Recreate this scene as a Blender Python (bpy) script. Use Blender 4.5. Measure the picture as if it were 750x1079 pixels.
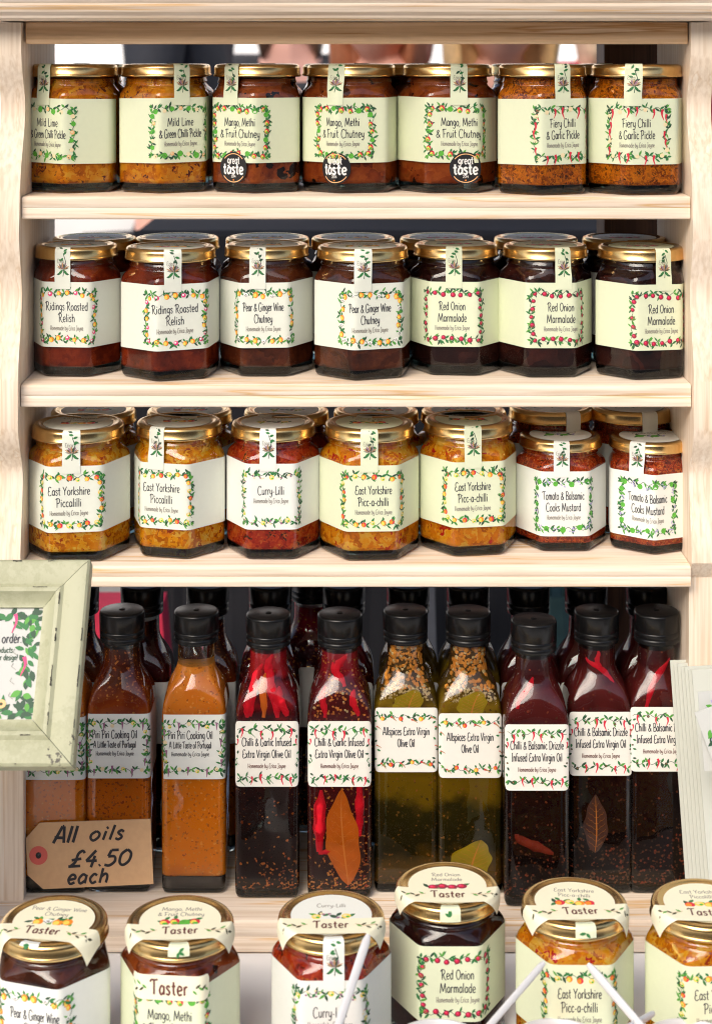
import bpy, bmesh, math, random
from mathutils import Vector, Matrix
R = math.radians
S = bpy.context.scene
for o in list(bpy.data.objects): bpy.data.objects.remove(o)
COL = S.collection

# ------------------------------------------------------------------ camera
D0, ZC, FPX, YH = 1.233, 0.627, 1800.0, 60.0      # camera distance to shelf plane, eye height over the table
cam = bpy.data.cameras.new('camera'); co = bpy.data.objects.new('camera', cam); COL.objects.link(co)
co.location = (0, -D0, ZC); co.rotation_euler = (R(90), 0, 0)
cam.sensor_fit = 'AUTO'; cam.sensor_width = 36; cam.lens = 36 * FPX / 1079
cam.shift_y = -(539.5 - YH) / 1079
cam.clip_start = .05; cam.clip_end = 400
cam.dof.use_dof = True; cam.dof.focus_distance = 1.235; cam.dof.aperture_fstop = 10.0
S.camera = co

# ------------------------------------------------------------------ world, sun, exposure
SUN_EL, SUN_AZ = 38, -26                     # azimuth: degrees from straight behind the camera, negative = left
w = bpy.data.worlds.new('World'); S.world = w; w.use_nodes = True
nt = w.node_tree; bg = nt.nodes['Background']
sky = nt.nodes.new('ShaderNodeTexSky'); sky.sky_type = 'NISHITA'; sky.sun_disc = False
sky.sun_elevation = R(SUN_EL); sky.sun_rotation = R(180 - SUN_AZ)
sky.air_density = 1.0; sky.dust_density = 4.0; sky.ozone_density = 1.0
nt.links.new(sky.outputs[0], bg.inputs[0]); bg.inputs[1].default_value = 0.13
sun = bpy.data.lights.new('sun', 'SUN'); sun.energy = 1.5; sun.angle = R(38); sun.color = (1, .95, .87)
so = bpy.data.objects.new('sun', sun); COL.objects.link(so)
sd = Vector((math.sin(R(SUN_AZ)) * math.cos(R(SUN_EL)), -math.cos(R(SUN_AZ)) * math.cos(R(SUN_EL)), math.sin(R(SUN_EL))))
so.rotation_euler = sd.to_track_quat('Z', 'Y').to_euler(); so.location = sd * 5
S.view_settings.view_transform = 'Standard'; S.view_settings.look = 'None'
S.view_settings.exposure = 0.77; S.view_settings.gamma = 1
S.render.engine = 'CYCLES'
S.cycles.use_denoising = True; S.cycles.filter_width = 1.1
S.cycles.max_bounces = 14; S.cycles.transmission_bounces = 10; S.cycles.glossy_bounces = 5; S.cycles.diffuse_bounces = 4
S.cycles.blur_glossy = 0.6; S.cycles.sample_clamp_indirect = 6

def at(px, py, d):                           # photo pixel + camera distance -> world point (used for measuring)
    return Vector(((px - 375) * d / FPX, d - D0, ZC - (py - YH) * d / FPX))

# ------------------------------------------------------------------ materials
MATS = {}
def newmat(name):
    m = bpy.data.materials.new(name); m.use_nodes = True
    return m, m.node_tree.nodes, m.node_tree.links, m.node_tree.nodes['Principled BSDF']
def plain(name, col, rough=.5, metal=0, var=.08, scale=60, bump=0, spec=.5, coat=0):
    """procedural material: a colour with slight noise variation"""
    if name in MATS: return MATS[name]
    m, N, L, b = newmat(name)
    tc = N.new('ShaderNodeTexCoord'); n = N.new('ShaderNodeTexNoise'); n.inputs['Scale'].default_value = scale; n.inputs['Detail'].default_value = 4
    L.new(tc.outputs['Object'], n.inputs['Vector'])
    mx = N.new('ShaderNodeMix'); mx.data_type = 'RGBA'
    mx.inputs[6].default_value = (*[c * (1 - var) for c in col], 1); mx.inputs[7].default_value = (*[min(1, c * (1 + var)) for c in col], 1)
    L.new(n.outputs[0], mx.inputs[0]); L.new(mx.outputs[2], b.inputs['Base Color'])
    b.inputs['Roughness'].default_value = rough; b.inputs['Metallic'].default_value = metal
    b.inputs['Specular IOR Level'].default_value = spec; b.inputs['Coat Weight'].default_value = coat
    if bump:
        bp = N.new('ShaderNodeBump'); bp.inputs['Strength'].default_value = bump; bp.inputs['Distance'].default_value = .001
        L.new(n.outputs[0], bp.inputs['Height']); L.new(bp.outputs[0], b.inputs['Normal'])
    MATS[name] = m; return m
def ramp(N, stops, interp='LINEAR'):
    r = N.new('ShaderNodeValToRGB'); r.color_ramp.interpolation = interp
    e = r.color_ramp.elements
    while len(e) < len(stops): e.new(.5)
    for i, (p, c) in enumerate(stops): e[i].position = p; e[i].color = (*c, 1)
    return r
def wood(name, axis, light=(.84, .735, .625), mid=(.79, .66, .535), dark=(.70, .46, .24), seed=0):
    if name in MATS: return MATS[name]
    m, N, L, b = newmat(name)
    tc = N.new('ShaderNodeTexCoord'); mp = N.new('ShaderNodeMapping')
    sc = [70, 70, 70]; sc[axis] = 2.2
    mp.inputs['Scale'].default_value = sc; mp.inputs['Location'].default_value = (seed * 3.1, seed * 1.7, seed * 2.3)
    L.new(tc.outputs['Object'], mp.inputs['Vector'])
    n1 = N.new('ShaderNodeTexNoise'); n1.inputs['Scale'].default_value = 1.6; n1.inputs['Detail'].default_value = 3; n1.inputs['Distortion'].default_value = .06
    L.new(mp.outputs[0], n1.inputs['Vector'])
    r1 = ramp(N, [(.30, light), (.50, mid), (.565, mid), (.60, dark), (.645, light), (.8, mid)])
    L.new(n1.outputs[0], r1.inputs[0])
    mp2 = N.new('ShaderNodeMapping'); sc2 = [420, 420, 420]; sc2[axis] = 12; mp2.inputs['Scale'].default_value = sc2
    L.new(tc.outputs['Object'], mp2.inputs['Vector'])
    n2 = N.new('ShaderNodeTexNoise'); n2.inputs['Scale'].default_value = 1; n2.inputs['Detail'].default_value = 4
    L.new(mp2.outputs[0], n2.inputs['Vector'])
    r2 = ramp(N, [(.32, (.86, .81, .75)), (.6, (1.03, 1.03, 1.03))]); L.new(n2.outputs[0], r2.inputs[0])
    mx = N.new('ShaderNodeMix'); mx.data_type = 'RGBA'; mx.blend_type = 'MULTIPLY'; mx.inputs[0].default_value = 1
    L.new(r1.outputs[0], mx.inputs[6]); L.new(r2.outputs[0], mx.inputs[7])
    # small knots
    v = N.new('ShaderNodeTexVoronoi'); v.inputs['Scale'].default_value = 7; L.new(tc.outputs['Object'], v.inputs['Vector'])
    kr = ramp(N, [(.0, (1, 1, 1)), (.035, (1, 1, 1)), (.055, (0, 0, 0))]); L.new(v.outputs[0], kr.inputs[0])
    mk = N.new('ShaderNodeMix'); mk.data_type = 'RGBA'; mk.inputs[7].default_value = (.36, .19, .08, 1)
    L.new(kr.outputs[0], mk.inputs[0]); L.new(mx.outputs[2], mk.inputs[6])
    L.new(mk.outputs[2], b.inputs['Base Color'])
    b.inputs['Roughness'].default_value = .55; b.inputs['Specular IOR Level'].default_value = .3
    bp = N.new('ShaderNodeBump'); bp.inputs['Strength'].default_value = .25; bp.inputs['Distance'].default_value = .0006
    L.new(n2.outputs[0], bp.inputs['Height']); L.new(bp.outputs[0], b.inputs['Normal'])
    MATS[name] = m; return m
def glass_mat(name, tint=(1, 1, 1), rough=.0, absorb=60):
    if name in MATS: return MATS[name]
    m, N, L, b = newmat(name)
    tc = N.new('ShaderNodeTexCoord'); n = N.new('ShaderNodeTexNoise'); n.inputs['Scale'].default_value = 45; n.inputs['Detail'].default_value = 1
    L.new(tc.outputs['Object'], n.inputs['Vector'])
    bp = N.new('ShaderNodeBump'); bp.inputs['Strength'].default_value = .10; bp.inputs['Distance'].default_value = .004
    L.new(n.outputs[0], bp.inputs['Height']); L.new(bp.outputs[0], b.inputs['Normal'])
    b.inputs['Base Color'].default_value = (*tint, 1); b.inputs['Transmission Weight'].default_value = 1
    b.inputs['IOR'].default_value = 1.48; b.inputs['Roughness'].default_value = rough
    va = N.new('ShaderNodeVolumeAbsorption'); va.inputs['Color'].default_value = (.52, .62, .60, 1); va.inputs['Density'].default_value = absorb
    L.new(va.outputs[0], N['Material Output'].inputs['Volume'])
    MATS[name] = m; return m
def chutney(name, stops, scale=150, rough=.28, fleck=None, big=.5):
    """chunky preserve: cells of random colour, mixed with a soft large noise, and dark flecks"""
    if name in MATS: return MATS[name]
    m, N, L, b = newmat(name)
    oi = N.new('ShaderNodeObjectInfo'); tc = N.new('ShaderNodeTexCoord')
    ad = N.new('ShaderNodeVectorMath'); ad.operation = 'ADD'
    cm = N.new('ShaderNodeCombineXYZ'); L.new(oi.outputs['Random'], cm.inputs[0]); L.new(oi.outputs['Random'], cm.inputs[2])
    L.new(tc.outputs['Object'], ad.inputs[0]); L.new(cm.outputs[0], ad.inputs[1])
    dn = N.new('ShaderNodeTexNoise'); dn.inputs['Scale'].default_value = scale * .8; L.new(ad.outputs[0], dn.inputs['Vector'])
    ds = N.new('ShaderNodeVectorMath'); ds.operation = 'SCALE'; ds.inputs[3].default_value = .022; L.new(dn.outputs[1], ds.inputs[0])
    a2 = N.new('ShaderNodeVectorMath'); a2.operation = 'ADD'; L.new(ad.outputs[0], a2.inputs[0]); L.new(ds.outputs[0], a2.inputs[1])
    v = N.new('ShaderNodeTexVoronoi'); v.inputs['Scale'].default_value = scale; L.new(a2.outputs[0], v.inputs['Vector'])
    sep = N.new('ShaderNodeSeparateColor'); L.new(v.outputs[1], sep.inputs[0])
    n = N.new('ShaderNodeTexNoise'); n.inputs['Scale'].default_value = scale * .5; n.inputs['Detail'].default_value = 7; n.inputs['Roughness'].default_value = .62; L.new(ad.outputs[0], n.inputs['Vector'])
    mm = N.new('ShaderNodeMix'); mm.data_type = 'FLOAT'; mm.inputs[0].default_value = big
    L.new(sep.outputs[0], mm.inputs[2]); L.new(n.outputs[0], mm.inputs[3])
    r = ramp(N, stops); L.new(mm.outputs[0], r.inputs[0])
    out = r.outputs[0]
    if fleck:
        v2 = N.new('ShaderNodeTexVoronoi'); v2.inputs['Scale'].default_value = scale * 1.5; L.new(a2.outputs[0], v2.inputs['Vector'])
        s2 = N.new('ShaderNodeSeparateColor'); L.new(v2.outputs[1], s2.inputs[0])
        fr = ramp(N, [(.0, (0, 0, 0)), (.92, (0, 0, 0)), (.96, (1, 1, 1))]); L.new(s2.outputs[1], fr.inputs[0])
        fm = N.new('ShaderNodeMix'); fm.data_type = 'RGBA'; fm.inputs[7].default_value = (*fleck, 1)
        L.new(fr.outputs[0], fm.inputs[0]); L.new(out, fm.inputs[6]); out = fm.outputs[2]
    L.new(out, b.inputs['Base Color'])
    b.inputs['Roughness'].default_value = rough; b.inputs['Specular IOR Level'].default_value = .06
    bp = N.new('ShaderNodeBump'); bp.inputs['Strength'].default_value = .5; bp.inputs['Distance'].default_value = .0015
    L.new(mm.outputs[0], bp.inputs['Height']); L.new(bp.outputs[0], b.inputs['Normal'])
    MATS[name] = m; return m
def oil(name, stops, zmax=.17, speck=None, srange=(0, .06), swarm=.0):
    """bottle filling whose own colour changes with height (settled spices, oil above), noise-broken layer borders, specks in the sediment"""
    if name in MATS: return MATS[name]
    m, N, L, b = newmat(name)
    tc = N.new('ShaderNodeTexCoord'); sp = N.new('ShaderNodeSeparateXYZ'); L.new(tc.outputs['Object'], sp.inputs[0])
    oi = N.new('ShaderNodeObjectInfo')
    ad = N.new('ShaderNodeVectorMath'); ad.operation = 'ADD'; L.new(tc.outputs['Object'], ad.inputs[0])
    cm = N.new('ShaderNodeCombineXYZ'); L.new(oi.outputs['Random'], cm.inputs[0]); L.new(cm.outputs[0], ad.inputs[1])
    n = N.new('ShaderNodeTexNoise'); n.inputs['Scale'].default_value = 55; n.inputs['Detail'].default_value = 6; L.new(ad.outputs[0], n.inputs['Vector'])
    ma = N.new('ShaderNodeMath'); ma.operation = 'MULTIPLY_ADD'; ma.inputs[1].default_value = .05; L.new(n.outputs[0], ma.inputs[0])
    sb = N.new('ShaderNodeMath'); sb.operation = 'SUBTRACT'; sb.inputs[1].default_value = .025; L.new(sp.outputs[2], sb.inputs[0]); L.new(sb.outputs[0], ma.inputs[2])
    dv = N.new('ShaderNodeMath'); dv.operation = 'DIVIDE'; dv.inputs[1].default_value = zmax; L.new(ma.outputs[0], dv.inputs[0])
    r = ramp(N, [(z / zmax, c) for z, c in stops]); L.new(dv.outputs[0], r.inputs[0]); out = r.outputs[0]
    if speck:
        v = N.new('ShaderNodeTexVoronoi'); v.inputs['Scale'].default_value = 780; L.new(ad.outputs[0], v.inputs['Vector'])
        s2 = N.new('ShaderNodeSeparateColor'); L.new(v.outputs[1], s2.inputs[0])
        mr = N.new('ShaderNodeMapRange'); mr.inputs[1].default_value = srange[0]; mr.inputs[2].default_value = srange[1]; mr.inputs[3].default_value = .30; mr.inputs[4].default_value = .0
        L.new(ma.outputs[0], mr.inputs[0])
        ad2 = N.new('ShaderNodeMath'); ad2.operation = 'ADD'; L.new(s2.outputs[0], ad2.inputs[0]); L.new(mr.outputs[0], ad2.inputs[1])
        fr = ramp(N, [(.0, (0, 0, 0)), (1 - swarm - .04, (0, 0, 0)), (1 - swarm, (1, 1, 1))]); L.new(ad2.outputs[0], fr.inputs[0])
        sr = ramp(N, [(i / max(1, len(speck) - 1), c) for i, c in enumerate(speck)]); L.new(s2.outputs[1], sr.inputs[0])
        fm = N.new('ShaderNodeMix'); fm.data_type = 'RGBA'; L.new(fr.outputs[0], fm.inputs[0]); L.new(out, fm.inputs[6]); L.new(sr.outputs[0], fm.inputs[7]); out = fm.outputs[2]
    L.new(out, b.inputs['Base Color']); b.inputs['Roughness'].default_value = .4; b.inputs['Specular IOR Level'].default_value = .03
    MATS[name] = m; return m

PALE = plain('greenish_white_paper', (.69, .715, .63), .62, var=.03, scale=300)
GREEN = plain('pale_green_paper', (.67, .715, .515), .62, var=.03, scale=300)
WHITE = plain('off_white_paper', (.73, .745, .70), .62, var=.03, scale=300)
CREAM = plain('cream_paper', (.80, .77, .58), .6, var=.03, scale=300)
OILW = plain('ivory_paper', (.77, .75, .685), .6, var=.03, scale=300)
INK = plain('black_ink', (.035, .035, .045), .6)
INKR = plain('brown_ink', (.12, .03, .025), .6)
LEAF = plain('leaf_green_ink', (.025, .17, .045), .6); LEAF2 = plain('light_green_ink', (.09, .33, .045), .6)
LEAFD = plain('dark_green_ink', (.02, .07, .035), .6)
INKS = dict(red=(.62, .015, .05), crimson=(.27, .012, .05), orange=(.85, .25, .02), yellow=(.85, .62, .10), cream=(.80, .66, .40), pink=(.75, .05, .20),
            olive=(.05, .05, .02), lilac=(.40, .36, .62), mauve=(.30, .12, .22), lime=(.10, .42, .04), peach=(.85, .48, .22), tan=(.45, .22, .10), white=(.8, .8, .78), grey=(.25, .23, .2))
INKS = {k: plain(k + '_ink', v, .6) for k, v in INKS.items()}
GOLD = plain('brass_lid_metal', (.72, .49, .205), .24, 1, var=.10, scale=35, bump=.05)
GLASS = glass_mat('clear_glass', (.985, .995, .99)); BGLASS = glass_mat('clear_bottle_glass', (.985, .995, .99), absorb=35)
PLASTIC = plain('black_cap_plastic', (.006, .006, .0065), .27, var=.3, scale=200, bump=.1, spec=.32)
WH_PL = plain('white_plastic', (.56, .56, .57), .3, var=.02)
PAPER_W = plain('white_card', (.52, .53, .51), .6, var=.03, scale=40)

# ------------------------------------------------------------------ object helpers
def prep(o, parent=None, **kw):
    COL.objects.link(o)
    if parent: o.parent = parent
    for k, v in kw.items(): o[k] = v
    return o
def mesh_from(name, bm, mats, smooth=False):
    me = bpy.data.meshes.new(name); bm.to_mesh(me); bm.free()
    for m in (mats if isinstance(mats, (list, tuple)) else [mats]): me.materials.append(m)
    if smooth:
        for p in me.polygons: p.use_smooth = True
    return me
def obj(name, me, parent=None, **kw): return prep(bpy.data.objects.new(name, me), parent, **kw)
def thing(name, label, cat, loc=(0, 0, 0), rz=0, group=None):
    o = bpy.data.objects.new(name, None); prep(o, None, label=label, category=cat); o.empty_display_size = .02
    o.location = loc; o.rotation_euler = (0, 0, rz)
    if group: o['group'] = group
    return o
def box(bm, x0, x1, y0, y1, z0, z1, bev=0, mi=0):
    r = bmesh.ops.create_cube(bm, size=1); vs = r['verts']
    for v in vs: v.co = Vector((x0 + (v.co.x + .5) * (x1 - x0), y0 + (v.co.y + .5) * (y1 - y0), z0 + (v.co.z + .5) * (z1 - z0)))
    fs = {f for v in vs for f in v.link_faces}
    for f in fs: f.material_index = mi
    if bev:
        es = {e for v in vs for e in v.link_edges}
        bmesh.ops.bevel(bm, geom=list(es), offset=bev, segments=2, affect='EDGES', profile=.6)
def loft(bm, rings, cap=True, mi=0):
    """rings: list of lists of points"""
    vr = [[bm.verts.new(p) for p in r] for r in rings]; n = len(vr[0])
    for a, b in zip(vr, vr[1:]):
        for i in range(n):
            f = bm.faces.new((a[i], a[(i + 1) % n], b[(i + 1) % n], b[i])); f.material_index = mi
    if cap:
        bm.faces.new(vr[0][::-1]).material_index = mi; bm.faces.new(vr[-1]).material_index = mi
def lathe(bm, prof, n=48, cx=0, cy=0, cap=True, mi=0):
    loft(bm, [[(cx + r * math.sin(2 * math.pi * i / n), cy - r * math.cos(2 * math.pi * i / n), z) for i in range(n)] for r, z in prof], cap, mi)
def sharp(me, ang=40):
    for p in me.polygons: p.use_smooth = True
    me.set_sharp_from_angle(angle=R(ang)); return me

def nrho(a, ap, n, p):                      # rounded regular polygon in polar form, a flat side faces a = 0
    s = 0
    for k in range(n):
        c = math.cos(a - 2 * math.pi * k / n)
        if c > 0: s += (c / ap) ** p
    return s ** (-1 / p)
class Wrap:
    """arc length u around a rounded polygon jar or bottle <-> point; u = 0 faces local -Y"""
    def __init__(s, ap, n, p):
        s.ap, s.n, s.p = ap, n, p; s.A = []; s.U = []; M = 720; u = 0; last = None
        for i in range(M + 1):
            a = -math.pi + 2 * math.pi * i / M; r = nrho(a, ap, n, p); q = (r * math.sin(a), -r * math.cos(a))
            if last: u += math.hypot(q[0] - last[0], q[1] - last[1])
            last = q; s.A.append(a); s.U.append(u)
        mid = s.U[M // 2]; s.U = [x - mid for x in s.U]
    def angle(s, u):
        L = s.U[-1] - s.U[0]
        while u > s.U[-1]: u -= L
        while u < s.U[0]: u += L
        lo, hi = 0, len(s.U) - 1
        while hi - lo > 1:
            m = (lo + hi) // 2
            if s.U[m] <= u: lo = m
            else: hi = m
        t = (u - s.U[lo]) / (s.U[hi] - s.U[lo] + 1e-12)
        return s.A[lo] + t * (s.A[hi] - s.A[lo])
    def xy(s, u, off=0):
        a = s.angle(u); e = .01
        def q(a): r = nrho(a, s.ap, s.n, s.p); return Vector((r * math.sin(a), -r * math.cos(a)))
        p = q(a); t = (q(a + e) - q(a - e)).normalized(); nrm = Vector((t.y, -t.x))
        return p + nrm * off
    def find(s, dx, rot, lo=-.05, hi=.05):   # u whose point, after rotating by rot, sits dx right of the axis
        best = None
        for i in range(400):
            u = lo * 1.2 + (hi - lo) * 1.2 * i / 399; p = s.xy(u)
            x = p.x * math.cos(rot) - p.y * math.sin(rot); y = p.x * math.sin(rot) + p.y * math.cos(rot)
            if y < 0 and (best is None or abs(x - dx) < best[0]): best = (abs(x - dx), u)
        return best[1]

# ------------------------------------------------------------------ pen-stroke alphabet (cap height 1, x-height .6)
G = {
'A': '.62|.02,0 .27,1 .36,1 .6,0|.0,.34 .5,.30', 'B': '.56|.1,0 .1,1|~.0,.9 .22,1.02 .46,.86 .40,.58 .12,.46|~.12,.46 .5,.42 .54,.12 .3,-.02 .04,.03',
'C': '.62|~.56,.82 .42,1.02 .17,.92 .04,.5 .12,.1 .34,-.06 .58,.10', 'D': '.6|.1,0 .1,1|~-.05,.85 .2,1.02 .55,.78 .56,.28 .32,-.02 .02,.02',
'E': '.54|~.50,.88 .34,1.02 .14,.86 .16,.50 .34,.46|~.16,.50 .06,.26 .16,.0 .36,-.04 .54,.10', 'F': '.5|.13,-.04 .13,1|~-.02,.86 .1,1 .3,.98 .52,1.02|.13,.42 .4,.44',
'G': '.64|~.56,.82 .42,1.02 .17,.92 .04,.5 .12,.1 .34,-.06 .56,.10 .56,.38|.36,.38 .64,.40', 'H': '.58|.1,-.04 .1,1|.48,-.04 .48,1|.1,.36 .48,.40',
'I': '.24|.12,0 .12,1|.02,1 .22,1|.02,0 .22,0', 'J': '.36|~.24,1 .25,.2 .18,-.14 .0,-.06|.08,1 .38,1.0', 'L': '.5|.13,1 .13,0|~.13,0 .28,-.02 .38,.02 .5,.14',
'M': '.84|.06,-.04 .16,1 .42,.12 .68,1 .78,-.04', 'O': '.6|~.3,1.02 .08,.78 .06,.3 .3,-.02 .54,.3 .52,.78 .3,1.02', 'P': '.54|.13,1 .13,-.05|~-.04,.86 .1,1.02 .40,.98 .48,.72 .34,.46 .13,.44',
'R': '.6|.13,-.04 .13,1|~-.06,.80 .1,1.02 .40,.98 .46,.74 .32,.52 .13,.48|~.26,.5 .40,.14 .64,-.10', 'T': '.56|.28,0 .28,1|~-.02,.84 .08,1.0 .28,.98 .56,1.02',
'V': '.54|.0,1 .26,0 .52,1.02', 'W': '.8|.0,1 .2,0 .4,.85 .6,0 .8,1.02', 'Y': '.54|.0,1 .26,.48 .52,1.02|.26,.48 .26,0',
'&': '.58|~.58,.0 .36,.32 .18,.66 .28,.88 .42,.74 .22,.46 .06,.2 .2,-.02 .42,.1 .54,.36',
'a': '.44|~.37,.5 .2,.62 .05,.3 .17,.0 .37,.2|.38,.6 .38,0', 'b': '.44|.08,1 .08,0|~.08,.42 .25,.62 .41,.3 .25,0 .08,.14', 'c': '.38|~.35,.5 .2,.62 .05,.3 .2,0 .37,.12',
'd': '.45|.38,1 .38,0|~.38,.48 .2,.62 .05,.3 .2,0 .38,.16', 'e': '.4|~.06,.28 .36,.36 .30,.58 .15,.6 .05,.3 .18,0 .38,.1', 'f': '.3|~.34,.92 .22,1 .13,.8 .13,0|.0,.56 .28,.58',
'g': '.45|~.38,.5 .2,.62 .05,.34 .2,.06 .38,.24|~.38,.6 .38,-.1 .2,-.3 .03,-.2', 'h': '.44|.08,1 .08,0|~.08,.38 .25,.62 .38,.44 .38,.0', 'i': '.19|.09,.6 .09,0|.07,.78 .13,.86',
'j': '.2|~.11,.6 .1,-.2 .0,-.3|.1,.78 .14,.86', 'k': '.4|.08,1 .08,0|.36,.6 .1,.28 .4,-.04', 'l': '.19|.09,1 .09,0', 'm': '.66|.08,.6 .08,0|~.08,.4 .2,.62 .32,.45 .32,0|~.32,.4 .45,.62 .57,.45 .57,0',
'n': '.45|.08,.6 .08,0|~.08,.38 .24,.62 .37,.45 .37,0', 'o': '.44|~.22,.62 .05,.42 .06,.15 .22,-.02 .38,.18 .38,.44 .22,.62', 'p': '.44|.08,.6 .08,-.32|~.08,.42 .25,.62 .41,.3 .25,0 .08,.14',
'r': '.31|.08,.6 .08,0|~.08,.38 .18,.6 .31,.55', 's': '.34|~.30,.5 .17,.62 .06,.46 .28,.2 .18,0 .02,.1', 't': '.3|.14,.9 .14,.08 .28,.0|.0,.58 .29,.62', 'u': '.45|~.08,.6 .08,.16 .2,-.01 .37,.2|.38,.6 .38,0',
'v': '.4|.03,.6 .2,0 .38,.62', 'w': '.6|.03,.6 .16,0 .3,.5 .44,0 .57,.62', 'x': '.4|.03,.6 .37,0|.37,.6 .02,-.02', 'y': '.43|~.06,.6 .08,.22 .2,.08 .36,.24|~.37,.6 .36,-.05 .2,-.3 .03,-.2',
'z': '.36|.04,.6 .33,.6 .03,0 .35,.02', ',': '.16|.09,.06 .03,-.16', '.': '.16|.06,.0 .1,.08', '-': '.3|.04,.3 .26,.32', '!': '.18|.09,1 .09,.3|.07,.0 .11,.08', ' ': '.26',
'0': '.56|~.28,.98 .06,.7 .08,.2 .28,0 .5,.25 .5,.72 .28,.98', '1': '.24|.12,0 .12,1', '2': '.5|~.05,.75 .2,.98 .42,.8 .3,.4 .04,.0|.04,0 .48,.0', '4': '.56|.36,1.0 .04,.34 .54,.34|.38,.66 .36,-.08', '5': '.54|.5,.98 .16,.98 .1,.58|~.1,.58 .4,.56 .48,.25 .28,.0 .04,.06',
'\u00a3': '.62|~.58,.85 .44,1 .28,.8 .26,.3 .08,.02|.0,.02 .56,.04|.06,.42 .5,.5',
}
def smooth(pts, k=4):
    out = []; P = [pts[0]] + pts + [pts[-1]]
    for i in range(1, len(P) - 2):
        a, b, c, d = P[i - 1], P[i], P[i + 1], P[i + 2]
        for j in range(k):
            t = j / k; t2 = t * t; t3 = t2 * t
            out.append(tuple(.5 * (2 * b[q] + (c[q] - a[q]) * t + (2 * a[q] - 5 * b[q] + 4 * c[q] - d[q]) * t2 + (3 * b[q] - a[q] - 3 * c[q] + d[q]) * t3) for q in (0, 1)))
    return out + [pts[-1]]
GL = {}
for ch, s in G.items():
    f = s.split('|'); st = []
    for q in f[1:]:
        sm = q[0] == '~'; pts = [tuple(float(c) for c in p.split(',')) for p in q.lstrip('~').split()]
        st.extend([smooth(pts)] if sm else [[a, b] for a, b in zip(pts, pts[1:])])
    GL[ch] = (float(f[0]), st)
def text_width(t, h, gap=.05): return sum((GL[c][0] + gap) * h for c in t)

class Print:
    """flat printed artwork collected in label coordinates (metres), then wrapped on to a surface"""
    def __init__(s): s.P = []; s.mats = []
    def mi(s, m):
        if m not in s.mats: s.mats.append(m)
        return s.mats.index(m)
    def poly(s, pts, m): s.P.append(('p', pts, s.mi(m)))
    def strip(s, pts, w, m, taper=False):
        n = len(pts); L = []; Q = []
        for i in range(n):
            a = pts[max(0, i - 1)]; b = pts[min(n - 1, i + 1)]
            dx, dy = b[0] - a[0], b[1] - a[1]; l = math.hypot(dx, dy) or 1
            ww = w * ((1 - .8 * i / (n - 1)) if taper else 1) / 2
            L.append((pts[i][0] - dy / l * ww, pts[i][1] + dx / l * ww)); Q.append((pts[i][0] + dy / l * ww, pts[i][1] - dx / l * ww))
        s.P.append(('s', (L, Q), s.mi(m)))
    def text(s, t, cx, y, h, m, sw=.10, width=None, slant=0, gap=.05, align='c', rot=0):
        nat = text_width(t, h, gap); k = (width / nat) if width else 1
        x = cx - (nat * k / 2 if align == 'c' else nat * k if align == 'r' else 0); x0 = x
        c_, s_ = math.cos(rot), math.sin(rot)
        for c in t:
            wd, st = GL[c]
            for q in st:
                pts = [(x + (p[0] + slant * p[1]) * h * k, y + p[1] * h) for p in q]
                if rot: pts = [(cx + (a - cx) * c_ - (b - y) * s_, y + (a - cx) * s_ + (b - y) * c_) for a, b in pts]
                s.strip(pts, sw * h, m)
            x += (wd + gap) * h * k
    def ell(s, cx, cy, a, b, m, rot=0, n=12):
        c, d = math.cos(rot), math.sin(rot)
        s.poly([(cx + a * math.cos(t) * c - b * math.sin(t) * d, cy + a * math.cos(t) * d + b * math.sin(t) * c) for t in [2 * math.pi * i / n for i in range(n)]], m)
    def leaf(s, x, y, ang, L, W, m):
        c, d = math.cos(ang), math.sin(ang)
        pts = [(0, 0), (.25, .42), (.55, .5), (.8, .28), (1, 0), (.8, -.28), (.55, -.5), (.25, -.42)]
        s.poly([(x + a * L * c - b * W * d, y + a * L * d + b * W * c) for a, b in pts], m)
    def chilli(s, x, y, L, W, m, bend=.25, ang=-math.pi / 2):
        pts = []
        for i in range(7):
            t = i / 6; px = t * L; py = bend * L * .35 * math.sin(t * 4.2)
            pts.append((x + px * math.cos(ang) - py * math.sin(ang), y + px * math.sin(ang) + py * math.cos(ang)))
        s.strip(pts, W, m, taper=True)
    def build(s, name, mp, parent, base=.00012, step=6e-7):
        bm = bmesh.new()
        for i, (k, d, mi) in enumerate(s.P):
            off = base + i * step
            if k == 'p':
                vs = [bm.verts.new(mp(x, y, off)) for x, y in d]; bm.faces.new(vs).material_index = mi
            else:
                L = [bm.verts.new(mp(x, y, off)) for x, y in d[0]]; Q = [bm.verts.new(mp(x, y, off)) for x, y in d[1]]
                for j in range(len(L) - 1): bm.faces.new((L[j], L[j + 1], Q[j + 1], Q[j])).material_index = mi
        return obj(name, mesh_from(name, bm, s.mats), parent)

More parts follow.
